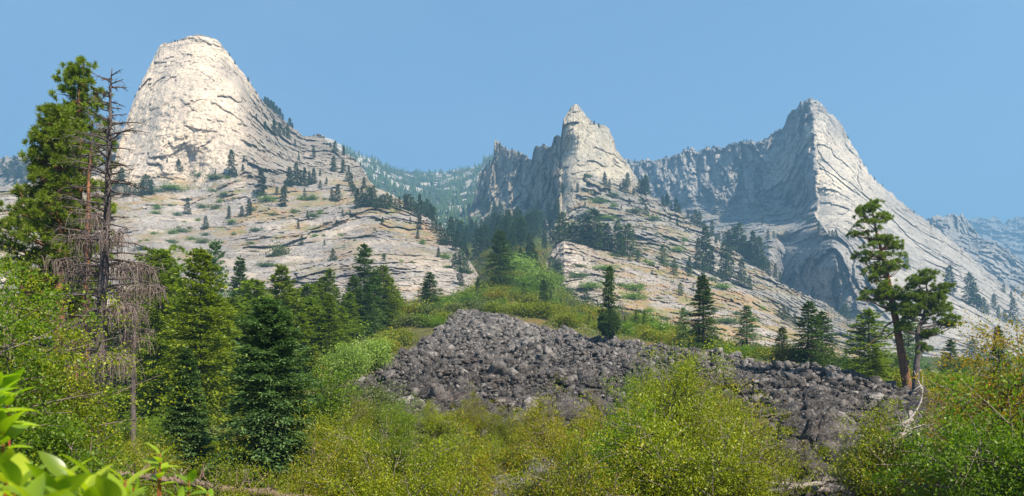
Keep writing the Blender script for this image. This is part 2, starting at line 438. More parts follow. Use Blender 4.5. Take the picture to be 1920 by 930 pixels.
def sheets(P, n, lam, warp, wl, cov, seed, soft=0.05):
    """exfoliation sheets: a sawtooth across direction n, present in patches; returns (offset 0..1, crack 0..1)"""
    x, y, z = P; s = seed * 13.7
    t = (x * n[0] + y * n[1] + z * n[2]) / lam + warp * fbm(x / wl + s, y / wl, z / wl * 1.6, 4) + s
    k = np.floor(t); saw = t - k
    on = noise3(x / (wl * 0.9) + s, y / (wl * 0.9) + k * 7.31, z / (wl * 0.9) + k * 3.17)
    on = sstep(cov + 0.12, cov + 0.5, on)
    up = sstep(0, soft, saw)
    return on * saw * up * 0.55, on * (1 - up) * 0.8

class Layer: pass
def build_mountain(name, label, top, bot, dctrl, mat, disp, step=1.1, edge=(14, 30), back=60, top_rough=2.5, crease=None, vpow=1.0):
    top = np.array(top, float)
    px = np.arange(top[0, 0], top[-1, 0] + step, step)
    tp = np.interp(px, top[:, 0], top[:, 1])
    sx = px * 0.05
    tp = tp + top_rough * fbm(sx * 2.3, 0 * sx + len(name), 0 * sx, 5, 0.62)
    bp = np.interp(px, np.array(bot)[:, 0], np.array(bot)[:, 1])
    nrow = int(max((bp - tp).max() / step, 40)); nrow = min(nrow, 520)
    v = np.linspace(0, 1, nrow) ** vpow
    PX = np.broadcast_to(px, (nrow, len(px))).copy()
    kk = np.arange(-40, 41); ker = np.exp(-0.5 * (kk * step / 12.0) ** 2); ker /= ker.sum()
    ts = np.convolve(np.pad(tp, 40, 'edge'), ker, 'valid'); dif = tp - ts
    PY = ts + (bp - ts) * v[:, None]
    PY = PY + dif * np.clip(1 - (PY - ts) / (50 + 3.0 * np.abs(dif)), 0, 1) ** 1.5
    f = tps(dctrl)
    ri = np.unique(np.append(np.arange(0, nrow, 4), nrow - 1)); ci = np.unique(np.append(np.arange(0, len(px), 4), len(px) - 1))
    def fine(G):
        a = np.clip(np.searchsorted(ri, np.arange(nrow), 'right') - 1, 0, len(ri) - 2); fa = ((np.arange(nrow) - ri[a]) / (ri[a+1] - ri[a]))[:, None]
        b = np.clip(np.searchsorted(ci, np.arange(len(px)), 'right') - 1, 0, len(ci) - 2); fb = (np.arange(len(px)) - ci[b]) / (ci[b+1] - ci[b])
        return (G[a][:, b] * (1-fb) + G[a][:, b+1] * fb) * (1-fa) + (G[a+1][:, b] * (1-fb) + G[a+1][:, b+1] * fb) * fa
    PXc, PYc = PX[np.ix_(ri, ci)], PY[np.ix_(ri, ci)]
    D = fine(f(PXc, PYc))
    # the nearest silhouette point, for the rounding of the edge
    d = np.full(PXc.shape, 1e9)
    cs = np.interp(np.arange(top[0, 0], top[-1, 0], 3.0), px, tp); cx = np.arange(top[0, 0], top[-1, 0], 3.0)
    for a, b in zip(cx, cs): d = np.minimum(d, (PXc - a) ** 2 + (PYc - b) ** 2)
    d = fine(np.sqrt(d))
    w, A = edge
    D = D + A * np.clip(1 - d / w, 0, 1) ** 2
    if crease is not None: D = D + crease(PX, PY)
    def W(D): return (PX - 960) / F * D, D, CAM_Z + (HORIZON - PY) / F * D
    P = W(D)
    off, at = disp(P, PX, PY, d)
    D2 = D + off
    x, y, z = W(D2)
    L = Layer(); L.px = px; L.tp = tp; L.bp = bp; L.v = v; L.D = D2; L.n = nrow; L.PY = PY
    # the far side: sheet carried over the top and down behind
    xt, yt, zt = x[0], y[0], z[0]
    rows = []
    for k, (bk, dz) in enumerate([(1.0, 0.0), (0.75, 0.06), (0.5, 0.25), (0.28, 0.6), (0.1, 0.95)]):
        pass
    bks = [(back, 1.0), (back * .8, 0.7), (back * .55, 0.36), (back * .3, 0.12), (back * .12, 0.03)]
    zb = -4.0
    for b, fz in bks:
        rows.append(np.stack([xt * (1 + 0.5 * b / yt), yt + b, zt + (zb - zt) * fz], -1))
    V = np.concatenate([np.array(rows), np.stack([x, y, z], -1)], 0)
    nb = len(rows); nr = nrow + nb; nc = len(px)
    i0 = (np.arange(nr - 1)[:, None] * nc + np.arange(nc - 1)[None, :]).ravel()
    q = np.stack([i0, i0 + nc, i0 + nc + 1, i0 + 1], 1)
    attrs = {k: np.concatenate([np.zeros((nb, nc)), a], 0) for k, a in at.items()}
    me = mesh_np(name, V.reshape(-1, 3), q, mat, False, attrs)
    L.o = tag(obj(name, me), label, 'mountain', kind='structure')
    return L

def surf(L, px, py):
    """the point of a mountain seen at photo pixel (px, py), or None above its skyline"""
    if px < L.px[0] or px > L.px[-1]: return None
    i = np.clip((px - L.px[0]) / (L.px[1] - L.px[0]), 0, len(L.px) - 1.001); a = int(i); fr = i - a
    tp = L.tp[a] * (1-fr) + L.tp[a+1] * fr; bp = L.bp[a] * (1-fr) + L.bp[a+1] * fr
    r = np.interp(py, L.PY[:, a], np.arange(L.n)); r0 = min(int(r), L.n - 2); fv = r - r0
    Dd = (L.D[r0, a] * (1-fr) + L.D[r0, a+1] * fr) * (1-fv) + (L.D[r0+1, a] * (1-fr) + L.D[r0+1, a+1] * fr) * fv
    py = max(py, tp)
    return Vector(world_pt(px, py, Dd))

M_slab = rock_mat('slab_granite', (0.285, 0.250, 0.218), (0.375, 0.332, 0.292), (0.080, 0.070, 0.064), (0.76, 0.60, 0.43), grain=1.0, streak=0.35, bump=0.35)
M_ribs = rock_mat('ribbed_granite', (0.25, 0.228, 0.198), (0.385, 0.35, 0.30), (0.06, 0.06, 0.062), (0.62, 0.52, 0.35), grain=0.9, streak=0.55, bump=0.5)
M_peak = rock_mat('peak_granite', (0.26, 0.24, 0.215), (0.41, 0.378, 0.335), (0.06, 0.062, 0.068), (0.66, 0.56, 0.43), grain=0.75, streak=0.6, bump=0.5)
M_far = rock_mat('far_granite', (0.20, 0.20, 0.20), (0.36, 0.35, 0.33), (0.07, 0.08, 0.085), (0.45, 0.40, 0.33), grain=0.4, streak=0.5, bump=0.6)

# ---- the great dome on the left and the slabs under it
topA = [(-160, 352), (-60, 350), (0, 350), (60, 343), (130, 338), (180, 330), (205, 322), (214, 308), (219, 288), (226, 262), (235, 232), (246, 200), (257, 172), (268, 148), (280, 124), (291, 103), (299, 86),
 (304, 81), (318, 80), (331, 77), (337, 73), (352, 69), (368, 64), (380, 66), (392, 69), (405, 73), (412, 80), (420, 90), (430, 102), (441, 118), (455, 137), (468, 152), (480, 171), (490, 186), (505, 202), (522, 216), (537, 229), (547, 237),
 (558, 246), (568, 256), (582, 255), (597, 251), (606, 255), (614, 266), (628, 275), (645, 285), (660, 294), (672, 304), (682, 320), (692, 338), (705, 352), (740, 366), (775, 388), (800, 404), (830, 428), (850, 452), (870, 474), (888, 500), (905, 528), (925, 560), (950, 600)]
botA = [(-160, 700), (400, 690), (600, 680), (850, 660), (950, 650)]
dA = [(-160, 620, 210), (0, 620, 205), (300, 620, 205), (600, 610, 210), (850, 590, 225), (930, 600, 235), (-100, 700, 150), (300, 700, 155), (600, 690, 155), (850, 670, 170),
      (0, 480, 310), (300, 470, 315), (600, 480, 305), (800, 480, 315), (890, 520, 290), (-100, 350, 440), (100, 345, 445), (220, 335, 445), (350, 345, 448), (550, 352, 440), (700, 356, 430), (790, 405, 400),
      (222, 295, 468), (245, 210, 492), (300, 90, 530), (370, 66, 548), (410, 80, 552), (300, 300, 455), (400, 300, 452), (300, 200, 472), (400, 200, 476), (350, 120, 505), (440, 180, 500), (440, 300, 458),
      (470, 160, 548), (520, 220, 590), (570, 262, 610), (540, 300, 500), (620, 290, 560), (680, 330, 500), (500, 260, 500)]
def crA(px, py):
    # the flank right of the bright face turns back
    e = np.interp(py, [60, 110, 180, 260, 330, 400], [425, 432, 452, 470, 480, 480])
    return np.clip(px - e, 0, 60) * 0.35 * sstep(345, 300, py)
def dispA(P, px, py, d):
    x, y, z = P
    slabm = sstep(322, 350, py + 10 * noise3(px / 40, py / 40, 0 * px)); face = (1 - slabm) * sstep(500, 440, px + 0.1 * (py - 200)); flank = (1 - slabm) * (1 - face)
    p1, j1 = plates(P, (-0.22, 0.15, 1.0), 24, 10.0, 1, 0.55); p0, j0 = plates(P, (-0.5, 0.15, 1.0), 70, 34, 8, 0.5)
    p2, j2 = plates(P, (-0.30, 0.15, 1.0), 8, 3.6, 2, 0.6)
    p3, j3 = plates(P, (0.30, 0.1, 1.0), 30, 17.0, 3, 0.55)
    p4, j4 = plates(P, (-0.10, 0.1, 1.0), 12, 8.0, 4, 0.6)
    p5, j5 = plates(P, (0.55, -0.2, 1.0), 22, 7.0, 5, 0.5)
    p6, j6 = plates(P, (0.45, -0.2, 1.0), 8, 3.0, 6, 0.5)
    a1, c1 = sheets(P, (-0.16, 0.10, 1.0), 17.0, 1.1, 60, 0.0, 1)
    a3, c3 = sheets(P, (0.25, 0.1, 1.0), 34.0, 1.4, 50, 0.10, 3, 0.03)
    ms = sstep(-0.25, 0.25, fbm(x / 50, y / 50, z / 30, 3)); mf = sstep(-0.2, 0.3, fbm(x / 30 + 9, y / 30, z / 30, 3))
    vr = ridged(x / 9, y / 60, z / 70, 3)
    rough = fbm(x / 6, y / 6, z / 4, 4, 0.65)
    off = slabm * (p0 * 6 + p1 * 3.2 * (0.1 + ms) + p2 * 1.8 * (0.2 + ms) + a1 * 1.8 + 6 * fbm(x / 60, y / 60, z / 60, 4) + 1.6 * rough)
    off = off + face * (p3 * 3.0 + p4 * 1.4 * mf + a3 * 5 + 5 * fbm(x / 38, y / 60, z / 60, 5) + 0.8 * vr + 0.9 * rough)
    off = off + flank * (p5 * 9 + p6 * 4 + 9 * fbm(x / 40, y / 40, z / 40, 5, 0.58) + 2.0 * rough)
    jn = sstep(0.0, 0.4, fbm(x / 12, y / 12, z / 8, 3))
    crack = slabm * (j0 * 0.5 * jn + j1 * 0.55 * jn + j2 * 0.4 * jn * ms + c1 * 0.22) + face * (j3 * 0.35 * jn + j4 * 0.3 * jn * mf + c3 * 0.4) + flank * (j5 * 0.6 + j6 * 0.5) * jn
    cap = sstep(22, 5, d) * sstep(150, 60, py)
    crack = np.clip(crack + cap * 0.7 * (fbm(x / 9, y / 9, z / 3, 4) > -0.05), 0, 1)
    warm = face * (0.5 + 0.5 * sstep(-0.5, 0.4, fbm(x / 35, y / 45, z / 60, 3))) + 0.3 * flank * sstep(520, 440, px) + slabm * (0.10 + 0.35 * sstep(0.1, 0.5, fbm(x / 22, y / 22, z / 9, 4)))
    veg = slabm * sstep(-0.1, 0.4, fbm(x / 26, y / 26, z / 13, 5, 0.6)) * 0.8 * sstep(530, 420, py) + slabm * 0.5 * sstep(0.25, 0.6, fbm(x / 18, y / 18, z / 6, 4)) + flank * 0.25
    return off, {'dark': np.clip(crack, 0, 1), 'warm': np.clip(warm, 0, 1), 'veg': np.clip(veg, 0, 1)}
LA = build_mountain('mountain', 'pale cream granite dome with grey slabs sweeping below it', topA, botA, dA, M_slab, dispA, edge=(7, 6), back=150, crease=crA)

# ---- the spire in the middle with the ribbed cliff and its slabs
topB = [(868, 420), (880, 400), (889, 372), (897, 335), (905, 318), (916, 306), (925, 298), (927, 265), (930, 261), (936, 264), (941, 275), (950, 279), (962, 284), (966, 281), (972, 284), (980, 288), (992, 296), (997, 297), (1000, 283), (1006, 274),
 (1016, 270), (1026, 274), (1034, 275), (1037, 262), (1040, 254), (1048, 253), (1052, 257), (1055, 232), (1058, 220), (1065, 210), (1070, 201), (1077, 195), (1086, 199), (1093, 208), (1099, 217), (1106, 222), (1114, 231), (1124, 234), (1134, 236), (1142, 240), (1145, 248), (1151, 262), (1155, 278), (1164, 292), (1174, 303), (1184, 315), (1192, 330),
 (1204, 350), (1220, 366), (1245, 384), (1275, 402), (1310, 424), (1350, 452), (1395, 480), (1440, 512), (1480, 540), (1510, 553), (1545, 566), (1590, 600), (1640, 640)]
botB = [(868, 600), (1000, 620), (1300, 680), (1640, 720)]
dB = [(880, 420, 820), (900, 340, 860), (930, 270, 850), (1000, 290, 740), (1045, 260, 660), (1060, 210, 635), (1078, 198, 640), (1140, 245, 660), (1060, 330, 600), (1120, 330, 600), (1190, 330, 640), (1060, 250, 625), (1110, 260, 625),
      (1000, 380, 690), (930, 380, 780), (1060, 400, 560), (1150, 380, 560), (1000, 450, 560), (920, 450, 640), (1060, 500, 440), (1200, 450, 460), (1280, 405, 560), (1300, 500, 420), (1400, 490, 480), (1440, 560, 400), (1540, 568, 450), (1500, 640, 340), (1200, 560, 350), (1000, 560, 380), (1300, 640, 320), (900, 560, 480), (1620, 660, 350)]
def edgeB(px, py):
    return np.interp(py, [190, 240, 300, 400, 460], [1066, 1056, 1053, 1052, 1030]) + 3.5 * fbm(py / 22, 0 * py, 0 * py, 4)
def crB(px, py):
    return np.clip(edgeB(px, py) - px, 0, 160) * 0.30 * sstep(460, 370, py)
def dispB(P, px, py, d):
    x, y, z = P
    e = edgeB(px, py)
    low = np.interp(px, [1000, 1055, 1110, 1200, 1300], [470, 400, 325, 350, 380]) + 6 * fbm(px / 25, 0 * px, 0 * px, 3)
    ribs = sstep(2, -4, px - e) * sstep(480, 410, py + 0.12 * (px - 950))
    slab = (1 - ribs) * sstep(-6, 10, py - low); face = np.clip(1 - ribs - slab, 0, 1)
    wx = x + 4 * fbm(x / 30, y / 30, z / 40, 3)
    r1 = ridged(wx / 19, 0.3 * y / 60, z / 150, 3, 0.6)
    q1, k1 = plates(P, (1.0, 0, -0.06), 60, 9, 14, 0.35, 0.5); q2, k2 = plates(P, (1.0, 0, 0.05), 17, 4.2, 15, 0.4); q3, k3 = plates(P, (0.2, 0, 1.0), 7, 9, 16, 0.4)
    p1, j1 = plates(P, (0.55, 0.1, 1.0), 18, 8, 11, 0.6); p2, j2 = plates(P, (0.6, 0.1, 0.9), 10, 3.6, 12, 0.5)
    p3, j3 = plates(P, (-0.35, 0.1, 1.0), 34, 15, 13, 0.5); p4, j4 = plates(P, (-1.0, 0, 0.25), 22, 9, 17, 0.4)
    a3, c3 = sheets(P, (-0.28, 0.1, 1.0), 19.0, 0.9, 40, -0.05, 13, 0.035)
    rough = fbm(x / 5, y / 5, z / 5, 4, 0.65)
    ms = sstep(-0.3, 0.3, fbm(x / 40, y / 40, z / 30, 3))
    off = ribs * (-r1 * 9 + q1 * 17 + q2 * 12 + q3 * 3.5 + 1.6 * rough) + slab * (p1 * 8 * (0.4 + ms) + p2 * 4.5 + 6 * fbm(x / 40, y / 40, z / 40, 4) + 1.6 * rough) + face * (p3 * 2.6 + p4 * 1.6 + a3 * 8 + 0.7 * rough + 2 * fbm(x / 30, y / 30, z / 40, 3))
    jn = sstep(-0.1, 0.35, fbm(x / 12, y / 12, z / 10, 3))
    crack = ribs * (k1 * 0.7 + k2 * 0.55 + k3 * 0.35 + 0.35 * sstep(0.4, -0.5, r1)) + slab * (j1 * 0.8 * jn + j2 * 0.6 * jn) + face * (c3 * 0.7 + j3 * 0.4 * jn + j4 * 0.3 * jn)
    crack = crack + face * sstep(8, 2, d) * 0.5 * sstep(-0.2, 0.2, rough)
    warm = face * (0.6 + 0.3 * fbm(x / 30, y / 30, z / 30, 3)) + ribs * np.clip(0.55 * (q2 * -1.0 + 0.3), 0, 0.6) + slab * (sstep(1110, 1040, px) * 0.85 + 0.18)
    veg = slab * sstep(-0.1, 0.4, fbm(x / 25, y / 25, z / 10, 4)) * 0.7 + ribs * 0.3
    return off, {'dark': np.clip(crack, 0, 1), 'warm': np.clip(warm, 0, 1), 'veg': veg}
LB = build_mountain('mountain', 'jagged ribbed cliff rising to a pale flat-faced rock spire', topB, botB, dB, M_ribs, dispB, edge=(5, 6), back=70, crease=crB, top_rough=4.0)

# ---- the low slab in front of it
topC = [(985, 560), (1000, 530), (1012, 500), (1028, 486), (1036, 465), (1045, 452), (1062, 448), (1085, 454), (1120, 461), (1160, 468), (1205, 482), (1260, 500), (1320, 522), (1365, 535), (1400, 548), (1440, 572), (1480, 600), (1520, 625), (1560, 645), (1620, 672), (1700, 690), (1790, 700)]
botC = [(985, 640), (1150, 680), (1300, 720), (1790, 780)]
dC = [(990, 600, 260), (1045, 460, 345), (1100, 470, 350), (1020, 500, 320), (1200, 490, 345), (1300, 520, 330), (1400, 555, 310), (1500, 620, 280), (1620, 680, 240), (1780, 705, 210), (1100, 560, 255), (1080, 620, 205), (1200, 620, 195), (1300, 600, 230), (1300, 660, 150), (1400, 650, 185), (1500, 690, 160), (1700, 730, 150), (1200, 700, 110), (1500, 760, 110), (1020, 640, 200)]
def crC(px, py):
    return 0.9 * np.clip(1058 - px, 0, 20) * sstep(445, 460, py) * sstep(560, 500, py) + 0.35 * np.clip(1050 - px, 0, 60) * sstep(540, 580, py)
def dispC(P, px, py, d):
    x, y, z = P
    a1, c1 = sheets(P, (0.36, 0.1, 1.0), 9.0, 1.1, 30, -0.02, 21, 0.04)
    p1, j1 = plates(P, (0.46, 0.1, 1.0), 14, 5.0, 21, 0.6); p2, j2 = plates(P, (0.5, 0.1, 1.0), 5, 1.9, 22, 0.6)
    w1, w2, wc = worley(x / 7, y / 12, z / 4.5)
    rough = fbm(x / 3, y / 3, z / 2.2, 4, 0.65)
    blk = sstep(1170, 1080, px) * sstep(600, 540, py); ms = sstep(-0.3, 0.3, fbm(x / 30, y / 30, z / 15, 3))
    off = a1 * 3 * (1 - blk) + p1 * 4.2 * (0.3 + ms) + p2 * 2.0 + 4 * fbm(x / 35, y / 35, z / 35, 4) + 0.9 * rough + blk * 4.5 * wc
    jn = sstep(-0.05, 0.35, fbm(x / 8, y / 8, z / 5, 3))
    crack = c1 * 0.25 + j1 * 0.8 * jn + j2 * 0.6 * jn * ms + blk * sstep(0.12, 0.0, w2 - w1) * 0.7 + 0.7 * blk * sstep(0.2, 0.4, fbm(x / 14, y / 14, z / 5, 3))
    veg = sstep(-0.45, 0.2, fbm(x / 20 + 4 + z / 14, y / 26, z / 9, 5, 0.6)) * sstep(1060, 1200, px) * 1.0
    warm = 0.15 + 0.5 * blk * sstep(1130, 1060, px)
    return off, {'dark': np.clip(crack, 0, 1), 'warm': warm + 0 * x, 'veg': veg}
LC = build_mountain('mountain', 'low grey slab ridge streaked with rust coloured grass, below the spire', topC, botC, dC, M_slab, dispC, edge=(6, 8), back=30, crease=crC, top_rough=2.0)

# ---- the pointed peak on the right
topD = [(1130, 330), (1150, 310), (1166, 300), (1172, 297), (1180, 299), (1195, 302), (1213, 298), (1230, 301), (1250, 294), (1262, 290), (1275, 289), (1283, 279), (1292, 280), (1297, 273), (1301, 274), (1304, 286), (1314, 280), (1328, 277), (1342, 273), (1358, 276), (1372, 268), (1392, 265), (1407, 262), (1418, 267), (1430, 262), (1446, 251), (1458, 243), (1470, 238), (1475, 224), (1480, 210), (1492, 205), (1500, 193), (1512, 187), (1523, 183),
 (1533, 188), (1546, 200), (1556, 214), (1566, 220), (1578, 232), (1588, 252), (1596, 270), (1606, 283), (1612, 296), (1622, 312), (1634, 330), (1650, 346), (1668, 359), (1688, 378), (1712, 397), (1735, 412), (1762, 432), (1795, 458), (1830, 490), (1870, 524), (1915, 556), (1960, 590), (2060, 650)]
botD = [(1130, 720), (1500, 740), (2060, 790)]
dD = [(1140, 340, 1250), (1200, 310, 1200), (1300, 290, 1120), (1400, 270, 1020), (1470, 240, 940), (1522, 185, 880), (1528, 250, 835), (1532, 330, 790), (1535, 400, 740), (1200, 420, 1080), (1300, 420, 960), (1400, 420, 860), (1480, 420, 780), (1250, 520, 800), (1400, 500, 700), (1470, 460, 660), (1545, 440, 640),
      (1500, 500, 600), (1500, 600, 560), (1560, 480, 580), (1560, 600, 545), (1640, 500, 600), (1620, 560, 540), (1590, 270, 880), (1610, 300, 860), (1700, 390, 860), (1800, 465, 820), (1900, 550, 760), (1960, 600, 720), (1640, 400, 760), (1600, 360, 780), (1700, 500, 650), (1800, 580, 560), (1700, 620, 480), (1600, 650, 460), (1800, 680, 400), (1900, 680, 430), (2040, 720, 500), (1500, 700, 420), (1900, 760, 300), (1300, 650, 500), (1180, 650, 600)]
def edgeD(px, py):
    return np.interp(py, [183, 300, 420, 445, 640], [1524, 1532, 1534, 1560, 1592]) + 5 * fbm(py / 26, 0 * py, 0 * py + 3, 5, 0.6)
def crD(px, py):
    e = edgeD(px, py)
    lo = np.clip(np.interp(py, [430, 450, 640], [0, 0.85, 0.85]) * (e - px), 0, 95) * sstep(1440, 1475, px) * sstep(660, 600, py)
    return np.clip(e - px, 0, 70) * 0.62 * sstep(440, 400, py) + lo
def dispD(P, px, py, d):
    x, y, z = P
    e = edgeD(px, py)
    left = sstep(3, -3, px - e); right = 1 - left
    top_b = 440 + np.clip(1530 - px, 0, 100) * 0.25 + 5 * fbm(px / 18, 0 * px, 0 * px, 3)
    butt = sstep(1455, 1470, px + 0.1 * (py - 440)) * sstep(1628, 1608, px - 0.3 * (py - 440)) * sstep(-2, 5, py - top_b) * sstep(650, 610, py)
    ledge = left * sstep(385, 425, py + (1530 - px) * 0.12) * (1 - butt)
    wall = left * (1 - ledge) * (1 - butt); rt = right * (1 - butt)
    wx = x + 6 * fbm(x / 40, y / 60, z / 50, 3)
    r1 = ridged(wx / 34, y / 120, z / 200, 3, 0.6)
    q1, k1 = plates(P, (1.0, 0, -0.2), 150, 17, 34, 0.3, 0.5); q2, k2 = plates(P, (1.0, 0, -0.08), 50, 7, 35, 0.35); q3, k3 = plates(P, (0.8, 0, 0.8), 18, 8, 36, 0.5); q4, k4 = plates(P, (1.0, 0, -0.05), 38, 4.2, 39, 0.3)
    p1, j1 = plates(P, (0.80, 0.1, 1.0), 50, 12, 31, 0.5); p2, j2 = plates(P, (0.85, 0.1, 1.0), 16, 5, 32, 0.55); p0, j0 = plates(P, (1.0, 0.1, 0.5), 150, 55, 38, 0.4)
    l1, m1 = plates(P, (0.25, 0.1, 1.0), 24, 7, 33, 0.5)
    a1, c1 = sheets(P, (0.78, 0.1, 1.0), 30.0, 1.0, 80, 0.0, 31, 0.03)
    rough = fbm(x / 8, y / 8, z / 8, 4, 0.65)
    ms = sstep(-0.3, 0.3, fbm(x / 60, y / 60, z / 50, 3))
    off = wall * (-r1 * 12 + q1 * 26 + q2 * 16 + q4 * 8 + q3 * 4 + 2.2 * rough) + rt * (p1 * 3.8 * (0.1 + ms) + p2 * 2.2 * ms + a1 * 5 + p0 * 6 + 4 * fbm(x / 60, y / 60, z / 60, 4) + 1.2 * rough) + ledge * (l1 * 9 + q3 * 4 + 6 * fbm(x / 25, y / 25, z / 15, 4) + 2 * rough) + butt * (q2 * 13 + q1 * 10 + q3 * 4 + 1.5 * rough)
    jn = sstep(-0.05, 0.35, fbm(x / 20, y / 20, z / 16, 3))
    crack = wall * (k1 * 0.7 + k2 * 0.6 + k4 * 0.45 + k3 * 0.3 + 0.25 * sstep(0.3, -0.5, r1)) + rt * (j0 * 0.3 * jn + j1 * 0.55 * jn + j2 * 0.5 * jn * ms + c1 * 0.3) + ledge * (m1 * 0.7 + k3 * 0.3) + butt * (k2 * 0.5 + 0.12)
    summ = sstep(50, 10, d + 10 * rough) * sstep(320, 215, py)
    crack = np.clip(crack + summ * 0.55 * sstep(-0.2, 0.3, fbm(x / 14, y / 14, z / 14, 4)), 0, 1)
    warm = rt * (sstep(560, 300, py) * 0.8 * sstep(1700, 1560, px) + 0.30) * (1 - 0.7 * summ) + wall * np.clip(0.15 - 0.5 * q2, 0, 0.5) + 0.25 * butt * sstep(1560, 1600, px)
    scar = sstep(5, 2, np.abs(px - 1515 - 0.05 * (py - 240))) * sstep(232, 240, py) * sstep(292, 284, py)
    warm = np.clip(warm + scar, 0, 1); crack = crack * (1 - scar)
    veg = ledge * sstep(0.0, 0.5, fbm(x / 30, y / 30, z / 14, 4)) * 0.6 + right * 0.15 * sstep(600, 680, py)
    return off, {'dark': crack, 'warm': warm, 'veg': veg}
LD = build_mountain('mountain', 'tall pointed granite peak with a shaded ribbed cliff and a bright right face', topD, botD, dD, M_peak, dispD, edge=(6, 10), back=160, crease=crD, top_rough=4.5)

# ---- ridges beyond it on the right
def far_disp(r1s, amp, dk=0.5, warm=0.1, veg=0.1, sl=0.0):
    def f(P, px, py, d):
        x, y, z = P
        wx = x + 0.5 * r1s * fbm(x / r1s, y / r1s, z / r1s, 3)
        r1 = ridged(wx / r1s, y / (4 * r1s), z / (r1s * (2.2 if sl else 6)), 5, 0.6)
        a, c = sheets(P, (0.5, 0.1, 1.0), r1s * 1.2, 1.1, r1s * 4, -0.1, 41, 0.1)
        q, kq = plates(P, (1.0, 0, -0.15), r1s * 1.6, r1s * 0.4, 44, 0.45)
        off = q * amp * 1.1 - r1 * amp * 0.7 + sl * a * amp * 1.5 + amp * 0.6 * fbm(x / r1s, y / r1s, z / r1s, 4)
        crack = sstep(0.2, -0.7, r1) * dk + c * sl
        return off, {'dark': np.clip(crack, 0, 1), 'warm': warm + 0 * x, 'veg': veg + 0 * x}
    return f
topE = [(1700, 430), (1742, 409), (1756, 403), (1768, 406), (1786, 400), (1798, 404), (1806, 402), (1814, 416), (1826, 428), (1838, 446), (1862, 452), (1890, 468), (1920, 492), (1960, 520), (2100, 560)]
LE = build_mountain('mountain', 'blue grey buttress and slab ridge just beyond the pointed peak', topE, [(1700, 640), (2100, 700)], [(1700, 420, 1500), (1800, 405, 1480), (1850, 450, 1400), (1800, 470, 1350), (1900, 480, 1350), (1900, 560, 1150), (1750, 600, 1150), (2080, 600, 1200), (1820, 440, 1500)], M_peak, far_disp(34, 16, 0.6, 0.1, 0.05, 0.7), step=1.3, back=200, top_rough=4)
topF = [(1780, 425), (1818, 410), (1830, 407), (1848, 410), (1862, 405), (1872, 410), (1884, 418), (1893, 412), (1904, 408), (1915, 408), (1930, 402), (1970, 395), (2100, 380)]
LF = build_mountain('mountain', 'hazy blue jagged ridge farthest off at the valley side', topF, [(1780, 560), (2100, 600)], [(1780, 420, 2700), (1900, 410, 2600), (2090, 390, 2500), (1800, 520, 2200), (1920, 520, 2100), (2090, 560, 2000)], M_far, far_disp(70, 40, 0.6, 0.05, 0.0), step=1.6, back=300, top_rough=5)

# ---- forested hills closing the valley between the dome and the spire
topG = [(560, 262), (600, 252), (625, 262), (640, 272), (656, 282), (672, 290), (686, 294), (702, 297), (716, 308), (735, 316), (760, 321), (800, 323), (840, 323), (860, 317), (885, 314), (902, 312), (906, 297), (916, 293), (928, 296), (945, 305), (980, 320)]
dG = [(600, 255, 1450), (680, 292, 1450), (760, 322, 1600), (850, 320, 1700), (915, 300, 1500), (970, 320, 1500), (650, 340, 1100), (760, 360, 1250), (850, 360, 1300), (900, 380, 1100), (800, 420, 850), (900, 440, 750), (700, 400, 850), (960, 400, 1000), (850, 480, 600), (600, 450, 700)]
def dispG(P, px, py, d):
    x, y, z = P
    off, at = far_disp(48, 22, 0.35, 0.0, 0.0, 0.4)(P, px, py, d)
    n = fbm(x / 90, y / 90, z / 60, 4)
    rockm = sstep(-0.03, 0.2, n + 0.55 * sstep(30, 5, py - np.interp(px, [640, 700, 740], [285, 300, 316])) * sstep(740, 690, px))
    at['green'] = 1 - rockm; at['warm'] = rockm * 0.8
    return off, at
def forest_rock_mat():
    m = rock_mat('forest_slope', (0.30, 0.29, 0.27), (0.45, 0.43, 0.40), (0.09, 0.095, 0.09), (0.5, 0.44, 0.34), grain=0.4, bump=0.5)
    nt = m.node_tree; g = NT(nt)
    p = [n for n in nt.nodes if n.type == 'BSDF_PRINCIPLED'][0]
    src = p.inputs['Base Color'].links[0].from_socket
    co = g.n('ShaderNodeNewGeometry').outputs['Position']
    gr = g.mix(g.noise(co, 0.05, 5), (0.028, 0.045, 0.026), (0.06, 0.078, 0.035))
    g.l(g.mix(g.attr('green'), src, gr), p.inputs['Base Color'])
    return m
M_forest_rock = forest_rock_mat()
LG = build_mountain('hill', 'hazy forested hillside with pale outcrops closing the valley', topG, [(560, 520), (980, 520)], dG, M_forest_rock, dispG, step=1.4, back=300, top_rough=2.5)
LG.o['category'] = 'hill'
topH = [(-160, 300), (-40, 296), (0, 297), (20, 294), (40, 291), (56, 288), (62, 277), (70, 273), (78, 274), (88, 285), (100, 300), (130, 305), (160, 290), (178, 240), (190, 225), (205, 222), (220, 228), (240, 250), (280, 300)]
LH = build_mountain('mountain', 'hazy broken ridge behind the big pine, left of the dome', topH, [(-160, 420), (280, 420)], [(-160, 300, 1000), (0, 300, 980), (70, 276, 950), (200, 225, 760), (270, 300, 760), (0, 370, 800), (200, 350, 640), (-100, 400, 700), (270, 400, 600)], M_peak, far_disp(26, 12, 0.6, 0.1, 0.2), step=1.4, back=150, top_rough=4)

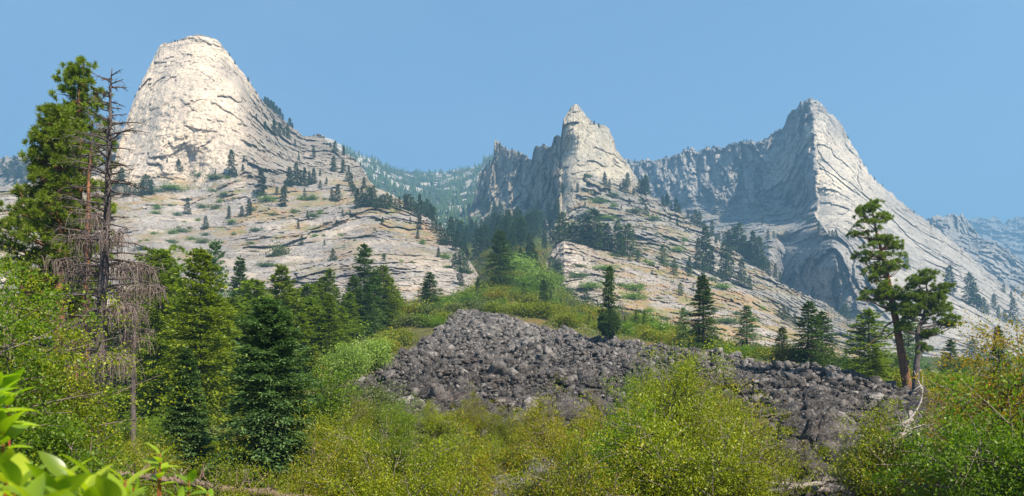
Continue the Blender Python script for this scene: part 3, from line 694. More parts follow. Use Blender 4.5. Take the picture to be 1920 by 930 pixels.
# ------------------------------------------------------------------ the hazy air
def haze():
    v = np.array([(x, y, z) for x in (-5200, 5200) for y in (-420, 9100) for z in (-8, 1150)], float)
    q = np.array([(0, 1, 3, 2), (4, 6, 7, 5), (0, 4, 5, 1), (2, 3, 7, 6), (0, 2, 6, 4), (1, 5, 7, 3)])
    m, nt, out = new_mat('haze_air')
    pv = nt.nodes.new('ShaderNodeVolumePrincipled')
    pv.inputs['Color'].default_value = (0.31, 0.64, 1.0, 1); pv.inputs['Density'].default_value = 0.00044; pv.inputs['Anisotropy'].default_value = 0.1
    nt.links.new(pv.outputs[0], out.inputs['Volume'])
    o = obj('haze', mesh_np('haze', v, q, m)); tag(o, 'thin blue smoky air filling the valley', 'haze', kind='stuff')
haze()
# ------------------------------------------------------------------ foliage and bark
M_bark_grey = bark_mat('grey_bark', (0.035, 0.028, 0.024), (0.13, 0.105, 0.09), (0.06, 0.045, 0.035))
M_bark_red = bark_mat('orange_pine_bark', (0.05, 0.028, 0.018), (0.30, 0.13, 0.065), (0.12, 0.07, 0.045), 1.4)
M_bark_pale = bark_mat('bleached_wood', (0.22, 0.19, 0.17), (0.50, 0.46, 0.42), (0.36, 0.30, 0.27), 2.0)
M_bark_dead = bark_mat('dead_tree_bark', (0.03, 0.024, 0.022), (0.10, 0.08, 0.075), (0.15, 0.12, 0.11), 1.5)
M_stem = bark_mat('shrub_stem', (0.07, 0.05, 0.04), (0.26, 0.21, 0.17), (0.15, 0.12, 0.09), 4.0)
M_needle_dark = leaf_mat('dark_needles', [(0.036, 0.066, 0.018), (0.062, 0.108, 0.024), (0.095, 0.145, 0.028), (0.048, 0.085, 0.022)], 0.25, tcol=(1.3, 1.5, 0.5))
M_needle_fir = leaf_mat('yellow_green_needles', [(0.070, 0.105, 0.010), (0.130, 0.175, 0.012), (0.195, 0.240, 0.015), (0.090, 0.130, 0.012)], 0.30, tcol=(1.4, 1.6, 0.4))
M_needle_pine = leaf_mat('bright_pine_needles', [(0.080, 0.125, 0.008), (0.145, 0.200, 0.010), (0.205, 0.255, 0.014), (0.105, 0.155, 0.008)], 0.30, tcol=(1.4, 1.5, 0.4))
M_needle_blue = leaf_mat('blue_green_needles', [(0.060, 0.115, 0.038), (0.100, 0.175, 0.052), (0.160, 0.240, 0.080), (0.075, 0.140, 0.042)], 0.25, tcol=(1.2, 1.4, 0.8))
M_needle_far = leaf_mat('far_needles', [(0.030, 0.058, 0.022), (0.045, 0.080, 0.026), (0.065, 0.105, 0.030)], 0.2)
M_leaf_a = leaf_mat('yellow_green_leaves', [(0.085, 0.115, 0.004), (0.155, 0.18, 0.006), (0.25, 0.26, 0.008), (0.10, 0.13, 0.005), (0.185, 0.205, 0.006)], 0.42, 0.45, tcol=(1.5, 1.5, 0.3))
M_leaf_b = leaf_mat('green_leaves', [(0.07, 0.12, 0.006), (0.115, 0.175, 0.008), (0.16, 0.215, 0.010), (0.085, 0.14, 0.006)], 0.42, 0.45, tcol=(1.4, 1.6, 0.3))
M_leaf_c = leaf_mat('autumn_leaves', [(0.12, 0.145, 0.006), (0.18, 0.20, 0.008), (0.24, 0.24, 0.010), (0.11, 0.14, 0.006), (0.20, 0.21, 0.008), (0.16, 0.18, 0.006), (0.23, 0.23, 0.010), (0.13, 0.155, 0.006), (0.30, 0.19, 0.012)], 0.42, 0.45, tcol=(1.5, 1.4, 0.3))
M_leaf_o = leaf_mat('orange_tinted_leaves', [(0.13, 0.15, 0.006), (0.21, 0.20, 0.008), (0.30, 0.21, 0.010), (0.14, 0.16, 0.006), (0.36, 0.19, 0.012), (0.20, 0.20, 0.006), (0.11, 0.14, 0.006), (0.26, 0.22, 0.010)], 0.42, 0.45, tcol=(1.5, 1.3, 0.3))
M_leaf_d = leaf_mat('rusty_leaves', [(0.20, 0.09, 0.012), (0.24, 0.16, 0.015), (0.16, 0.15, 0.02), (0.18, 0.16, 0.015)], 0.35, 0.5, tcol=(1.4, 1.0, 0.4))
M_leaf_w = leaf_mat('willow_leaves', [(0.16, 0.24, 0.035), (0.20, 0.28, 0.05), (0.24, 0.31, 0.06), (0.13, 0.20, 0.03)], 0.4, 0.5, tcol=(1.3, 1.4, 0.5))
M_leaf_dull = leaf_mat('dull_green_leaves', [(0.065, 0.095, 0.025), (0.095, 0.125, 0.030), (0.12, 0.14, 0.035)], 0.25, 0.6)

def rv(n): return rng.normal(size=(n, 3))
def unit(v): return v / (np.linalg.norm(v, axis=-1, keepdims=True) + 1e-9)

def conifer(H, Rb, base=0.06, nb=220, mb=None, droop=0.25, rise=0.1, spray=0.11, dens=46, fan=0.33, shape=0.85, jag=0.25, gaps=0.0, upper=1.0, narrow_top=1.0, flat=0.35, rseed=0, tiers=0):
    """spruce and fir: a trunk, whorls of flat branches, each a fan of twigs set with needle sprays. returns (trunk MB, crown MB)"""
    global rng
    keep = rng; rng = np.random.default_rng(rseed + 100)
    T = MB(); C_ = MB()
    n = 9; t = np.linspace(0, 1, n); wx = np.cumsum(rng.normal(size=n)) * H * 0.002; wy = np.cumsum(rng.normal(size=n)) * H * 0.002
    wx[0] = wy[0] = 0
    r0 = H * 0.012 + 0.02
    T.tube(np.stack([wx, wy, t * H], 1), r0 * (1 - t) ** 0.9 + 0.004, 7, wob=0.04)
    lob = rng.normal(size=40)
    for i in range(nb):
        u = (i + rng.random()) / nb
        h = base + (1 - base) * (u ** 0.9) * 0.985
        if tiers: h = min(0.985, (math.floor(h * tiers) + 0.5 + 0.28 * rng.normal()) / tiers)
        h = max(h, base)
        az = i * 2.39996 + rng.normal() * 0.35
        prof = (1 - h) ** shape
        if base > 0: prof *= min(1, 0.55 + (h - base) / 0.16)
        prof = prof * (1 - 0.0) + 0.035
        if h > 0.8: prof *= narrow_top
        L = Rb * prof * (1 + jag * rng.normal() * 0.6 + 0.12 * math.sin(az * 2 + lob[int(h * 12)]) )
        if rng.random() < gaps: L *= 0.4
        L = max(L, 0.03 * Rb)
        a = np.array([math.cos(az), math.sin(az), 0.0]); side = np.array([-a[1], a[0], 0.0])
        m = 6; s = np.linspace(0, 1, m)
        slope = rise + 0.55 * (h - 0.35)          # higher branches point up, lower ones hang
        zz = h * H + L * (slope * s - droop * 1.6 * (1 - h) * s ** 2 + 0.18 * droop * s ** 4)
        cx = np.interp(h, t, wx); cyy = np.interp(h, t, wy)
        P = np.stack([cx + a[0] * L * s, cyy + a[1] * L * s, zz], 1)
        if L > 0.25 * Rb: T.tube(P[:5], np.linspace(0.009 * L + 0.006, 0.003, 5), 3)
        k = int(dens * (0.35 + L / Rb) * (0.6 + 0.8 * rng.random()))
        q = rng.random(k) ** 0.75 * 0.95 + 0.07
        idx = np.clip(q * (m - 1), 0, m - 1.001); i0 = idx.astype(int); fr = (idx - i0)[:, None]
        base_p = P[i0] * (1 - fr) + P[np.minimum(i0 + 1, m - 1)] * fr
        lat = (rng.random(k) * 2 - 1); wid = L * fan * (1.05 - q) ** 0.6 + 0.05 * L
        pos = base_p + side * (lat * wid)[:, None] + np.array([0, 0, 1.0]) * (rng.normal(size=k) * L * 0.03 - np.abs(lat) * wid * 0.25)[:, None]
        d = a * (0.75 + 0.2 * rng.random((k, 1))) + side * lat[:, None] * 0.9 + np.array([0, 0, -0.12 + 0.4 * (h - 0.3)]) + 0.28 * rv(k)
        up = np.array([0, 0, 1.0]) + 0.7 * rv(k) * (1 - flat)
        sz = spray * (0.65 + 0.7 * rng.random(k))
        C_.leaves(pos, d, up, sz, sz * 0.42, 0.25)
    # leader
    k = 26; q = rng.random(k); pos = np.stack([wx[-1] + 0 * q, wy[-1] + 0 * q, H * (0.93 + 0.075 * q)], 1)
    C_.leaves(pos, unit(rv(k) * 0.5 + np.array([0, 0, 1.0])), rv(k), spray * 1.1, spray * 0.4)
    rng = keep
    return T, C_

def pine(trunk_pts, trunk_rad, clumps, needle=0.16, tuft=60,  sub=7, rseed=0, bare=()):
    """long-needled pine: limbs run from the trunk to foliage clumps (x, y, z, radius, count of tufts) made of bursts of needles"""
    global rng
    keep = rng; rng = np.random.default_rng(rseed + 500)
    T = MB(); C_ = MB(); tp = np.asarray(trunk_pts, float)
    tuft0 = tuft; n = 18; tt = np.linspace(0, len(tp) - 1, n); i0 = np.clip(tt.astype(int), 0, len(tp) - 2); f = (tt - i0)[:, None]
    # smooth curve through the trunk points
    def cr(i, f):
        p0 = tp[np.maximum(i - 1, 0)]; p1 = tp[i]; p2 = tp[i + 1]; p3 = tp[np.minimum(i + 2, len(tp) - 1)]
        return 0.5 * (2 * p1 + (p2 - p0) * f + (2 * p0 - 5 * p1 + 4 * p2 - p3) * f ** 2 + (3 * p1 - p0 - 3 * p2 + p3) * f ** 3)
    c = cr(i0, f); rad = np.interp(tt, np.linspace(0, len(tp) - 1, len(trunk_rad)), trunk_rad)
    T.tube(c, rad, 10, wob=0.05)
    for (x, y, z, rr, cnt) in clumps:
        e = np.array([x, y, z]); j = int(np.argmin(np.abs(c[:, 2] - (z - 0.35 * np.hypot(x - c[:, 0], y - c[:, 1]))) + 0 * c[:, 0]))
        s = c[j]; v = e - s; L = np.linalg.norm(v)
        mid = s + v * 0.5 + np.array([0, 0, -0.06 * L]) + rng.normal(size=3) * 0.05 * L
        T.tube(np.array([s, (s + mid) / 2 + rng.normal(size=3) * 0.03 * L, mid, (mid + e) / 2 + rng.normal(size=3) * 0.03 * L, e]), np.array([1, .8, .6, .45, .25]) * min(rad[j] * 0.6, 0.02 * L + 0.02), 5)
        # tufts on the upper side of the clump
        k = cnt; tuft = int(tuft0 * 1.35); o = unit(rv(k)); o[:, 2] = np.abs(o[:, 2]) * 0.9 - 0.25
        cen = e + o * rr * np.array([1.0, 1.0, 0.78]) * (0.35 + 0.65 * rng.random((k, 1)) ** 0.5)
        for ci in range(0, k, 3):
            T.tube(np.array([e, (e + cen[ci]) / 2 + rng.normal(size=3) * 0.04 * rr, cen[ci]]), [0.02 * rr + 0.006, 0.012 * rr + 0.004, 0.004], 3)
        m = tuft
        cc = np.repeat(cen, m, 0); dd = unit(unit(rv(k * m)) + np.repeat(unit(cen - e + np.array([0, 0, 0.4 * rr])), m, 0) * 0.75)
        up = rv(k * m); Ln = needle * (0.7 + 0.6 * rng.random(k * m))
        C_.leaves(cc, dd, up, Ln, Ln * 0.10 + 0.003, 0.1)
    for (p, q, r_) in bare:
        p = np.array(p, float); q = np.array(q, float); L = np.linalg.norm(q - p)
        pts = [p + (q - p) * s + rng.normal(size=3) * 0.04 * L * (0.2 < s) for s in (0, .3, .6, 1)]
        T.tube(np.array(pts), [r_, r_ * .7, r_ * .45, r_ * .15], 5)
    rng = keep
    return T, C_

def shrub(H, W, nstem=14, nleaf=9000, leaf=0.05, rseed=0, lobes=9, hollow=0.35, lw=0.6, updir=0.3, twig=1.0):
    """leafy shrub: many stems fanning from the foot, leaves in loose sprays about the twig ends"""
    global rng
    keep = rng; rng = np.random.default_rng(rseed + 900)
    S = MB(); Lf = MB(); tips = []
    for i in range(nstem):
        az = rng.random() * 6.283; out = (rng.random() ** 0.6) * W * 0.5; h = H * (0.55 + 0.45 * rng.random()) * (1 - 0.35 * (out / (W * 0.5)) ** 2)
        b = np.array([rng.normal() * W * 0.05, rng.normal() * W * 0.05, -0.1]); e = np.array([math.cos(az) * out, math.sin(az) * out, h])
        m = (b + e) / 2 + np.array([-math.cos(az), -math.sin(az), 0.6]) * 0.12 * W * rng.random() + rng.normal(size=3) * 0.04 * W
        P = np.array([b, (b + m) / 2 + rng.normal(size=3) * .02 * W, m, (m + e) / 2 + rng.normal(size=3) * .03 * W, e])
        S.tube(P, np.array([1, .8, .6, .4, .15]) * (0.010 * H + 0.003) * twig, 4)
        for k in range(9):
            s = 0.3 + 0.7 * rng.random(); j = min(int(s * 4), 3); p = P[j] + (P[j+1] - P[j]) * (s * 4 - j)
            tdir = unit(rng.normal(size=3) * np.array([1, 1, 0.6]) + np.array([math.cos(az) * .5, math.sin(az) * .5, 0.45])); L = (0.16 + 0.2 * rng.random()) * H
            q = p + tdir * L; q2 = (p + q) / 2 + rng.normal(size=3) * 0.05 * L
            S.tube(np.array([p, q2, q]), np.array([.45, .3, .12]) * (0.009 * H + 0.003) * twig, 3)
            tips.append((p, q, L))
    tips_p = np.array([t[0] for t in tips]); tips_q = np.array([t[1] for t in tips]); tl = np.array([t[2] for t in tips])
    nc = max(40, nleaf // 55)
    kc = rng.integers(0, len(tips), nc); sc_ = rng.random(nc)[:, None] ** 0.55 * 1.08
    cl = tips_p[kc] + (tips_q[kc] - tips_p[kc]) * sc_ + rv(nc) * (tl[kc] * 0.20)[:, None]
    ci = rng.integers(0, nc, nleaf); k = kc[ci]
    pos = cl[ci] + rv(nleaf) * leaf * np.array([2.7, 2.7, 1.7]) * (0.6 + 0.8 * rng.random(nc))[ci][:, None]
    pos[:, 2] = np.maximum(pos[:, 2], 0.02)
    d = unit(rv(nleaf) + (tips_q[k] - tips_p[k]) / tl[k][:, None] * 0.6)
    up = unit(rv(nleaf) + np.array([0, 0, 0.8]))
    sz = leaf * (0.6 + 0.8 * rng.random(nleaf))
    Lf.leaves(pos, d, up, sz, sz * lw, 0.18)
    rng = keep
    return S, Lf

class Kind:
    """a finished plant whose meshes are shared by its copies"""
    def __init__(s, a, an, am, b, bn, bm, H):
        s.am = a.mesh(an, am); s.bm = b.mesh(bn, bm); s.an = an; s.bn = bn; s.H = H
def place(kind, name, loc, h, label, cat, group=None, rz=None, width=1.0, mats=None):
    sc = h / kind.H
    o = empty(name, loc, rng.random() * 6.283 if rz is None else rz); o.scale = (sc * width, sc * width, sc)
    tag(o, label, cat, group)
    for nm, me in ((kind.an, kind.am), (kind.bn, kind.bm)):
        c = obj(nm, me, o)
        if mats and nm in mats:
            c.material_slots[0].link = 'OBJECT'; c.material_slots[0].material = mats[nm]
    return o
# ------------------------------------------------------------------ boulders
def rock_shape(seed, sub=0, rough=0.05, flat=0.75, npt=13, cuts=0):
    r = np.random.default_rng(seed)
    p = r.normal(size=(npt, 3)); p /= np.linalg.norm(p, axis=1)[:, None]
    p *= (0.78 + 0.22 * r.random((npt, 1))) * np.array([1.0, 0.72 + 0.3 * r.random(), flat * (0.7 + 0.4 * r.random())])
    bm = bmesh.new()
    for q in p: bm.verts.new(q)
    res = bmesh.ops.convex_hull(bm, input=bm.verts)
    for v in [v for v in bm.verts if not v.link_faces]: bm.verts.remove(v)
    if sub:
        bmesh.ops.triangulate(bm, faces=bm.faces)
        for _ in range(sub): bmesh.ops.subdivide_edges(bm, edges=bm.edges, cuts=1, use_grid_fill=True)
        bmesh.ops.triangulate(bm, faces=bm.faces)
    bm.verts.index_update()
    V = np.array([v.co[:] for v in bm.verts]); Fc = np.array([[v.index for v in f.verts] for f in bm.faces])
    bm.free()
    if sub:
        d = unit(V); x, y, z = (V * 1.6 + seed * 3.1).T
        V = V + d * (rough * 1.2 * ridged(x * 1.3, y * 1.3, z * 1.3, 5, 0.6))[:, None]
        a, b, c = worley(x * 1.1, y * 1.1, z * 1.1); V = V + d * (rough * 2.2 * (c - 0.5))[:, None]
    return V, Fc

def boulder_mat(name='lichened_boulder'):
    m, nt, out = new_mat(name); g = NT(nt)
    geo = g.n('ShaderNodeNewGeometry'); co = geo.outputs['Position']
    isl = g.math('FRACT', g.math('ADD', g.math('MULTIPLY', geo.outputs['Random Per Island'], 7.13), g.math('MULTIPLY', g.n('ShaderNodeObjectInfo').outputs['Random'], 3.7)))
    c = g.ramp(isl, [(0.0, (0.030, 0.025, 0.023)), (0.40, (0.056, 0.048, 0.043)), (0.70, (0.100, 0.086, 0.076)), (0.90, (0.19, 0.168, 0.15)), (1.0, (0.34, 0.305, 0.275))])
    # the slope grows paler and browner towards its top
    sx = g.n('ShaderNodeSeparateXYZ'); g.l(co, sx.inputs[0])
    hi = g.ramp(g.math('DIVIDE', sx.outputs['Y'], 130.0), [(0.36, 0.0), (0.62, 0.75)])
    c = g.mix(hi, c, g.mix(isl, (0.10, 0.092, 0.085), (0.32, 0.29, 0.265)))
    l1 = g.noise(co, 2.6, 7, 0.75); l2 = g.noise(co, 11.0, 5, 0.8); l3 = g.noise(co, 0.5, 3)
    c = g.mix(g.ramp(l1, [(0.44, 0.0), (0.58, 0.85)]), c, (0.016, 0.014, 0.015))
    c = g.mix(g.ramp(l2, [(0.54, 0.0), (0.62, 0.7)]), c, (0.34, 0.30, 0.27))
    c = g.mix(g.ramp(l3, [(0.58, 0.0), (0.70, 0.3)]), c, (0.16, 0.11, 0.09))
    p = g.n('ShaderNodeBsdfPrincipled'); p.inputs['Roughness'].default_value = 0.85; p.inputs['Specular IOR Level'].default_value = 0.25
    g.l(c, p.inputs['Base Color']); g.l(g.bump(g.math('ADD', l1, g.math('MULTIPLY', l2, 0.35)), 0.22, 1.0), p.inputs['Normal'])
    g.l(p.outputs[0], out.inputs['Surface'])
    return m
M_boulder = boulder_mat()
ROCKS = [rock_shape(40 + i, npt=9 + i % 4, flat=0.6) for i in range(14)]
ROCK_ME = []
for i in range(10):
    V, Fc = rock_shape(90 + i, sub=2, rough=0.022, npt=8 + i % 4, flat=0.7)
    ROCK_ME.append(mesh_np('boulder', V, Fc, M_boulder, False))
BIG_ME = []
for i in range(5):
    V, Fc = rock_shape(190 + i, sub=3, rough=0.10, npt=18, flat=0.8)
    BIG_ME.append(mesh_np('boulder', V, Fc, M_boulder, False))

def rot_mats(n):
    q = rng.normal(size=(n, 4)); q /= np.linalg.norm(q, axis=1)[:, None]; w, x, y, z = q.T
    return np.stack([np.stack([1-2*(y*y+z*z), 2*(x*y-z*w), 2*(x*z+y*w)], -1), np.stack([2*(x*y+z*w), 1-2*(x*x+z*z), 2*(y*z-x*w)], -1), np.stack([2*(x*z-y*w), 2*(y*z+x*w), 1-2*(x*x+y*y)], -1)], 1)

N = 260000
rY = 16 + (128 - 16) * rng.random(N) ** 0.9; rpx = 600 + 1360 * rng.random(N)
# even cover over the ground: keep in proportion to distance (the same span of columns is wider farther off)
m_ = talus_mask(rpx, rY) > 0.35 + 0.6 * rng.random(N); m_ &= rng.random(N) < (0.12 + 0.88 * rY / 128.0)
rY, rpx = rY[m_], rpx[m_]
rs = 0.12 + 0.20 * rng.random(len(rY)) ** 2 + 0.60 * (rng.random(len(rY)) ** 24) - 0.03 * sstep(60, 30, rY)
rs = rs + 0.12 * sstep(60, 115, rY)
lump = fbm(rpx / 60, rY / 9, 0 * rpx, 3); rs = rs * (1 + 0.5 * np.clip(lump, -0.6, 1.2))
x, y, z = ground_pxY(rpx, rY)
vis = rs / rY; order = np.argsort(-vis)
rpos = np.stack([x, y, z + rs * 0.10], -1)
def zone(px, Y):
    side = 'left' if px < 900 else ('middle' if px < 1250 else 'right')
    h = 'foot' if Y < 45 else ('middle' if Y < 70 else 'upper part')
    return side, h
BREG = []
LM = [(700, 'conifer clump'), (800, 'lone conifer'), (937, 'tall gully conifer'), (1040, 'brush head'), (1142, 'globe footed tree'), (1318, 'tall dark fir'), (1466, 'cone shaped fir'), (1535, 'paired firs'), (1640, 'bushy pine'), (1710, 'two old pines'), (1850, 'right hand shrubs')]
for k in order[:255]:
    o = obj('boulder', ROCK_ME[int(k) % 10], None, rpos[k])
    s = rs[k] * 1.25; o.scale = (s * rng.uniform(0.8, 1.3), s * rng.uniform(0.8, 1.2), s * rng.uniform(0.7, 1.1)); o.rotation_euler = (rng.normal() * 0.35, rng.normal() * 0.35, rng.random() * 6.28)
    sd_, h_ = zone(rpx[k], rY[k])
    tag(o, None, 'boulder', 'dark boulders of the talus')
    BREG.append((o, ('big' if rs[k] > 0.75 else 'small') + ' dark boulder', '%s under %s' % ({'foot': 'at talus foot', 'middle': 'halfway up talus', 'upper part': 'at talus top'}[h_], LM[int(np.argmin([abs(l[0] - rpx[k]) for l in LM]))][1]), float(rpx[k]), float(vis[k])))
rest = order[255:]
Rm = rot_mats(len(rest)); vs_, fs_ = [], []; nv_ = 0
for j in range(14):
    ix = np.arange(len(rest))[np.arange(len(rest)) % 14 == j]
    V, Fc = ROCKS[j]
    sc = (rs[rest[ix]])[:, None, None] * 1.15
    W_ = np.einsum('nij,vj->nvi', Rm[ix], V) * sc * np.array([1, 1, 0.85]) + rpos[rest[ix]][:, None, :]
    vs_.append(W_.reshape(-1, 3)); fs_.append((Fc[None] + (np.arange(len(ix)) * len(V))[:, None, None] + nv_).reshape(-1, 3)); nv_ += len(ix) * len(V)
tag(obj('rubble', mesh_np('rubble', np.concatenate(vs_), np.concatenate(fs_), M_boulder, False)), 'dark rubble of countless broken rocks covering the slope', 'rubble', kind='stuff')
print('rocks', len(rY))

def big_boulder(px, Y, w, hgt, label, mi=0, rz=0.0, sink=0.3, tilt=0.0, mat=None, depth=1.0):
    g_ = ground_at(px, Y)
    o = obj('boulder', BIG_ME[mi % 5]); o.location = (g_.x, g_.y, g_.z + hgt * (0.5 - sink)); o.scale = (w / 2, w / 2 * depth, hgt / 1.5)
    o.rotation_euler = (0, tilt, rz)
    if mat: o.material_slots[0].link = 'OBJECT'; o.material_slots[0].material = mat
    tag(o, label, 'boulder')
    return o
M_boulder_pale = rock_mat('pale_boulder', (0.12, 0.11, 0.105), (0.22, 0.20, 0.185), (0.05, 0.045, 0.045), (0.3, 0.25, 0.2), grain=12, bump=0.5)
big_boulder(1240, 34, 3.8, 3.0, 'very large peaked dark boulder behind the shrubs at the foot of the slope', 0, 0.4)
big_boulder(1060, 33, 3.6, 2.2, 'very large rounded grey boulder low in the middle of the slope', 1, 1.2)
big_boulder(985, 35, 2.0, 1.5, 'big dark boulder leaning beside a black gap above the middle shrubs', 2, 2.2)
big_boulder(900, 37, 2.6, 1.5, 'broad flat topped dark boulder overhanging a black hollow', 3, 0.2)
big_boulder(1130, 37, 2.2, 1.6, 'blocky dark boulder just right of the very large rounded one', 4, 0.9)
big_boulder(1370, 27, 2.4, 1.9, 'big brown grey boulder half hidden by the tall shrub', 1, 2.5)
big_boulder(1545, 23, 2.3, 2.3, 'large speckled boulder standing over the dark cave between the right shrubs', 2, 0.5)
big_boulder(1470, 20.5, 2.2, 1.7, 'large brown speckled boulder beside the cave, lower left of the speckled one', 0, 1.7)
big_boulder(1545, 18.8, 1.2, 0.75, 'rounded boulder lying below the dark cave', 3, 0.7)
big_boulder(1425, 22, 1.3, 1.2, 'rough boulder wedged behind the stems of the autumn shrub', 4, 2.7)
big_boulder(1590, 26, 2.0, 1.6, 'dark cracked boulder behind the shrub with bleached wood', 4, 0.1)
big_boulder(1800, 33, 3.4, 2.0, 'wide pitted grey boulder above the tangle of bleached branches', 1, 0.3)
big_boulder(955, 17.5, 2.0, 1.25, 'pale speckled rock showing through the low shrubs in the middle', 1, 0.3, 0.1, mat=M_boulder_pale)
big_boulder(1012, 20.5, 1.4, 1.4, 'small pale rock deep in the shrubs, right of the speckled one', 3, 1.3, 0.1, mat=M_boulder_pale)
for k, (px, Y, w, h, l) in enumerate([(222, 31, 0.8, 0.7, 'pale rock beside the foot of the dead tree'), (246, 31, 1.0, 0.8, 'widest of the pale rocks between dead tree and small spruce'), (280, 33, 0.7, 0.5, 'low pale rock near the small blue green spruce')]):
    big_boulder(px, Y, w, h, l, k + 1, k, 0.2, mat=M_boulder_pale)
for k, (px, Y, w, h, l) in enumerate([(1560, 64, 1.8, 1.0, 'pale blue grey rock on the crest below the paired firs'), (1380, 73, 1.6, 0.9, 'whitish rock on the crest behind the tall shrub'), (1345, 74, 1.1, 0.8, 'small whitish rock on the crest, left of a larger one'), (960, 122, 2.6, 1.3, 'pale rock among the brush at the head of the boulder slope'), (905, 128, 2.0, 1.2, 'pale grey rock at the very top of the boulder slope')]):
    big_boulder(px, Y, w, h, l, k, k * 1.3, 0.2, mat=M_boulder_pale)
# ------------------------------------------------------------------ kinds of trees whose meshes are shared
def mk_con(seed, H, Rb, mat, an='trunk', **kw):
    T, C_ = conifer(H, Rb, rseed=seed, **kw); return Kind(T, 'trunk', M_bark_grey, C_, 'crown', mat, H)
FAR = [mk_con(i, 14, 2.6 + 0.5 * (i % 3), M_needle_far, nb=80, dens=24, spray=0.85, jag=0.45, gaps=0.15, droop=0.3, base=0.04 + 0.05 * (i % 2), shape=0.75) for i in range(5)]
FARG = [mk_con(20 + i, 14, 3.4 + 0.5 * i, M_needle_dark, nb=95, dens=24, spray=0.8, jag=0.5, gaps=0.12, droop=0.3, base=0.03, shape=0.6) for i in range(3)]
MID = [mk_con(40 + i, 13, 2.3 + 0.35 * i, [M_needle_dark, M_needle_fir, M_needle_dark, M_needle_blue][i % 4], nb=210, tiers=26, dens=58, spray=0.31, jag=0.42, gaps=0.12, droop=0.35, shape=0.75) for i in range(4)]
MIDG = [mk_con(50 + i, 13, 2.6 + 0.4 * i, M_needle_fir, nb=180, dens=50, spray=0.38, jag=0.5, gaps=0.14, droop=0.25, shape=0.62) for i in range(2)]
def mk_shrub(seed, H, W, mat, n, leaf, **kw):
    S, Lf = shrub(H, W, rseed=seed, nleaf=n, leaf=leaf, **kw); return Kind(S, 'stems', M_stem, Lf, 'foliage', mat, H)
FSH = [mk_shrub(i, 2.0, 3.2, m, 1100, 0.42, nstem=8) for i, m in enumerate([M_leaf_dull, M_needle_dark, M_leaf_b])]
MSH = [mk_shrub(10 + i, 2.2, 3.2, m, 3600, 0.22, nstem=10, twig=0.6) for i, m in enumerate([M_leaf_b, M_leaf_a, M_leaf_c, M_leaf_dull, M_leaf_d])]

ORD = ['first', 'second', 'third', 'fourth', 'fifth', 'sixth', 'seventh', 'eighth', 'ninth', 'tenth', 'eleventh', 'twelfth', 'thirteenth', 'fourteenth', 'fifteenth', 'sixteenth', 'seventeenth', 'eighteenth', 'nineteenth', 'twentieth', 'twenty-first', 'twenty-second', 'twenty-third', 'twenty-fourth', 'twenty-fifth', 'twenty-sixth', 'twenty-seventh', 'twenty-eighth', 'twenty-ninth', 'thirtieth']
ORD += [t + '-' + o for t in ('thirty', 'forty') for o in ORD[:9]]
def ordinal(i, n):
    if i == 0: return 'leftmost'
    if i == n - 1: return 'rightmost'
    return ORD[i] + ' from the left' if i < n / 2 else ORD[n - 1 - i] + ' from the right'
def size_word(h, hs):
    a, b = np.percentile(hs, 33), np.percentile(hs, 72)
    return 'small' if h <= a else ('tall' if h > b else 'middling')

REG = BREG      # (object, what, where, height word basis)
def stand(L, items, kinds, where, what, name, cat, group, wid=1.0, sink=0.03, wv=0.4):
    """items (column, row of the foot, height in photo px) on mountain L"""
    items = sorted(items); n = len(items); hs = [i[2] for i in items]
    for i, it in enumerate(items):
        p = surf(L, it[0], it[1])
        if p is None: continue
        h = it[2] / F * p.y
        o = place(kinds[(i * 7 + int(it[0])) % len(kinds)], name, (p.x, p.y + 0.3, p.z - sink * h), h * 1.04, None, cat, group, width=wid * (0.9 + wv * rng.random() ** (1 if wv < 1 else 2)))
        REG.append((o, size_word(it[2], hs) + ' ' + what, where, it[0], h / p.y))

# trees on the big dome and its slabs
stand(LA, [(497, 244, 17), (514, 254, 30), (524, 252, 22), (539, 260, 28), (532, 255, 15), (553, 273, 13), (560, 300, 13), (588, 294, 20), (480, 225, 12)], FAR, 'on the dome flank ledge', 'dark conifer', 'conifer', 'conifer', 'conifers on the ledge of the dome flank')
stand(LA, [(497, 195, 14), (502, 201, 18), (508, 205, 17), (513, 209, 18), (518, 213, 15), (524, 218, 16), (530, 224, 11), (543, 236, 15), (548, 240, 10), (465, 152, 8), (440, 120, 6), (333, 79, 5), (328, 79, 5), (322, 81, 4), (430, 104, 5), (253, 184, 6)], FAR, 'along the skyline of the dome', 'conifer', 'conifer', 'conifer', 'conifers on the skyline of the dome', 1.2)
stand(LA, [(588, 256, 5), (620, 276, 10), (628, 288, 24), (644, 291, 18), (657, 300, 9), (666, 304, 8), (676, 312, 8)], FAR, 'on the shoulder right of the dome', 'dark conifer', 'conifer', 'conifer', 'conifers on the shoulder right of the dome')
stand(LA, [(490, 366, 50), (543, 349, 35), (555, 348, 43), (563, 348, 28), (571, 349, 34), (580, 347, 24), (588, 345, 29), (535, 362, 24), (531, 388, 38), (571, 370, 17), (519, 364, 14), (600, 352, 14)], FAR, 'at the foot of the pale flank', 'conifer', 'conifer', 'conifer', 'conifers at the foot of the dome flank')
stand(LA, [(625, 321, 28), (643, 325, 25), (654, 328, 18), (658, 358, 34), (633, 376, 30), (622, 375, 21), (670, 390, 36), (678, 385, 34), (685, 388, 26), (650, 340, 18), (664, 366, 20), (600, 330, 12), (612, 345, 12), (682, 352, 20)], FAR, 'on the slope under the shoulder', 'conifer', 'conifer', 'conifer', 'conifers under the shoulder')
stand(LA, [(434, 330, 48), (455, 326, 18), (457, 304, 12), (335, 319, 21), (313, 305, 10), (404, 326, 10), (443, 330, 12)], FAR, 'against the foot of the dome face', 'dark conifer', 'conifer', 'conifer', 'conifers against the dome face')
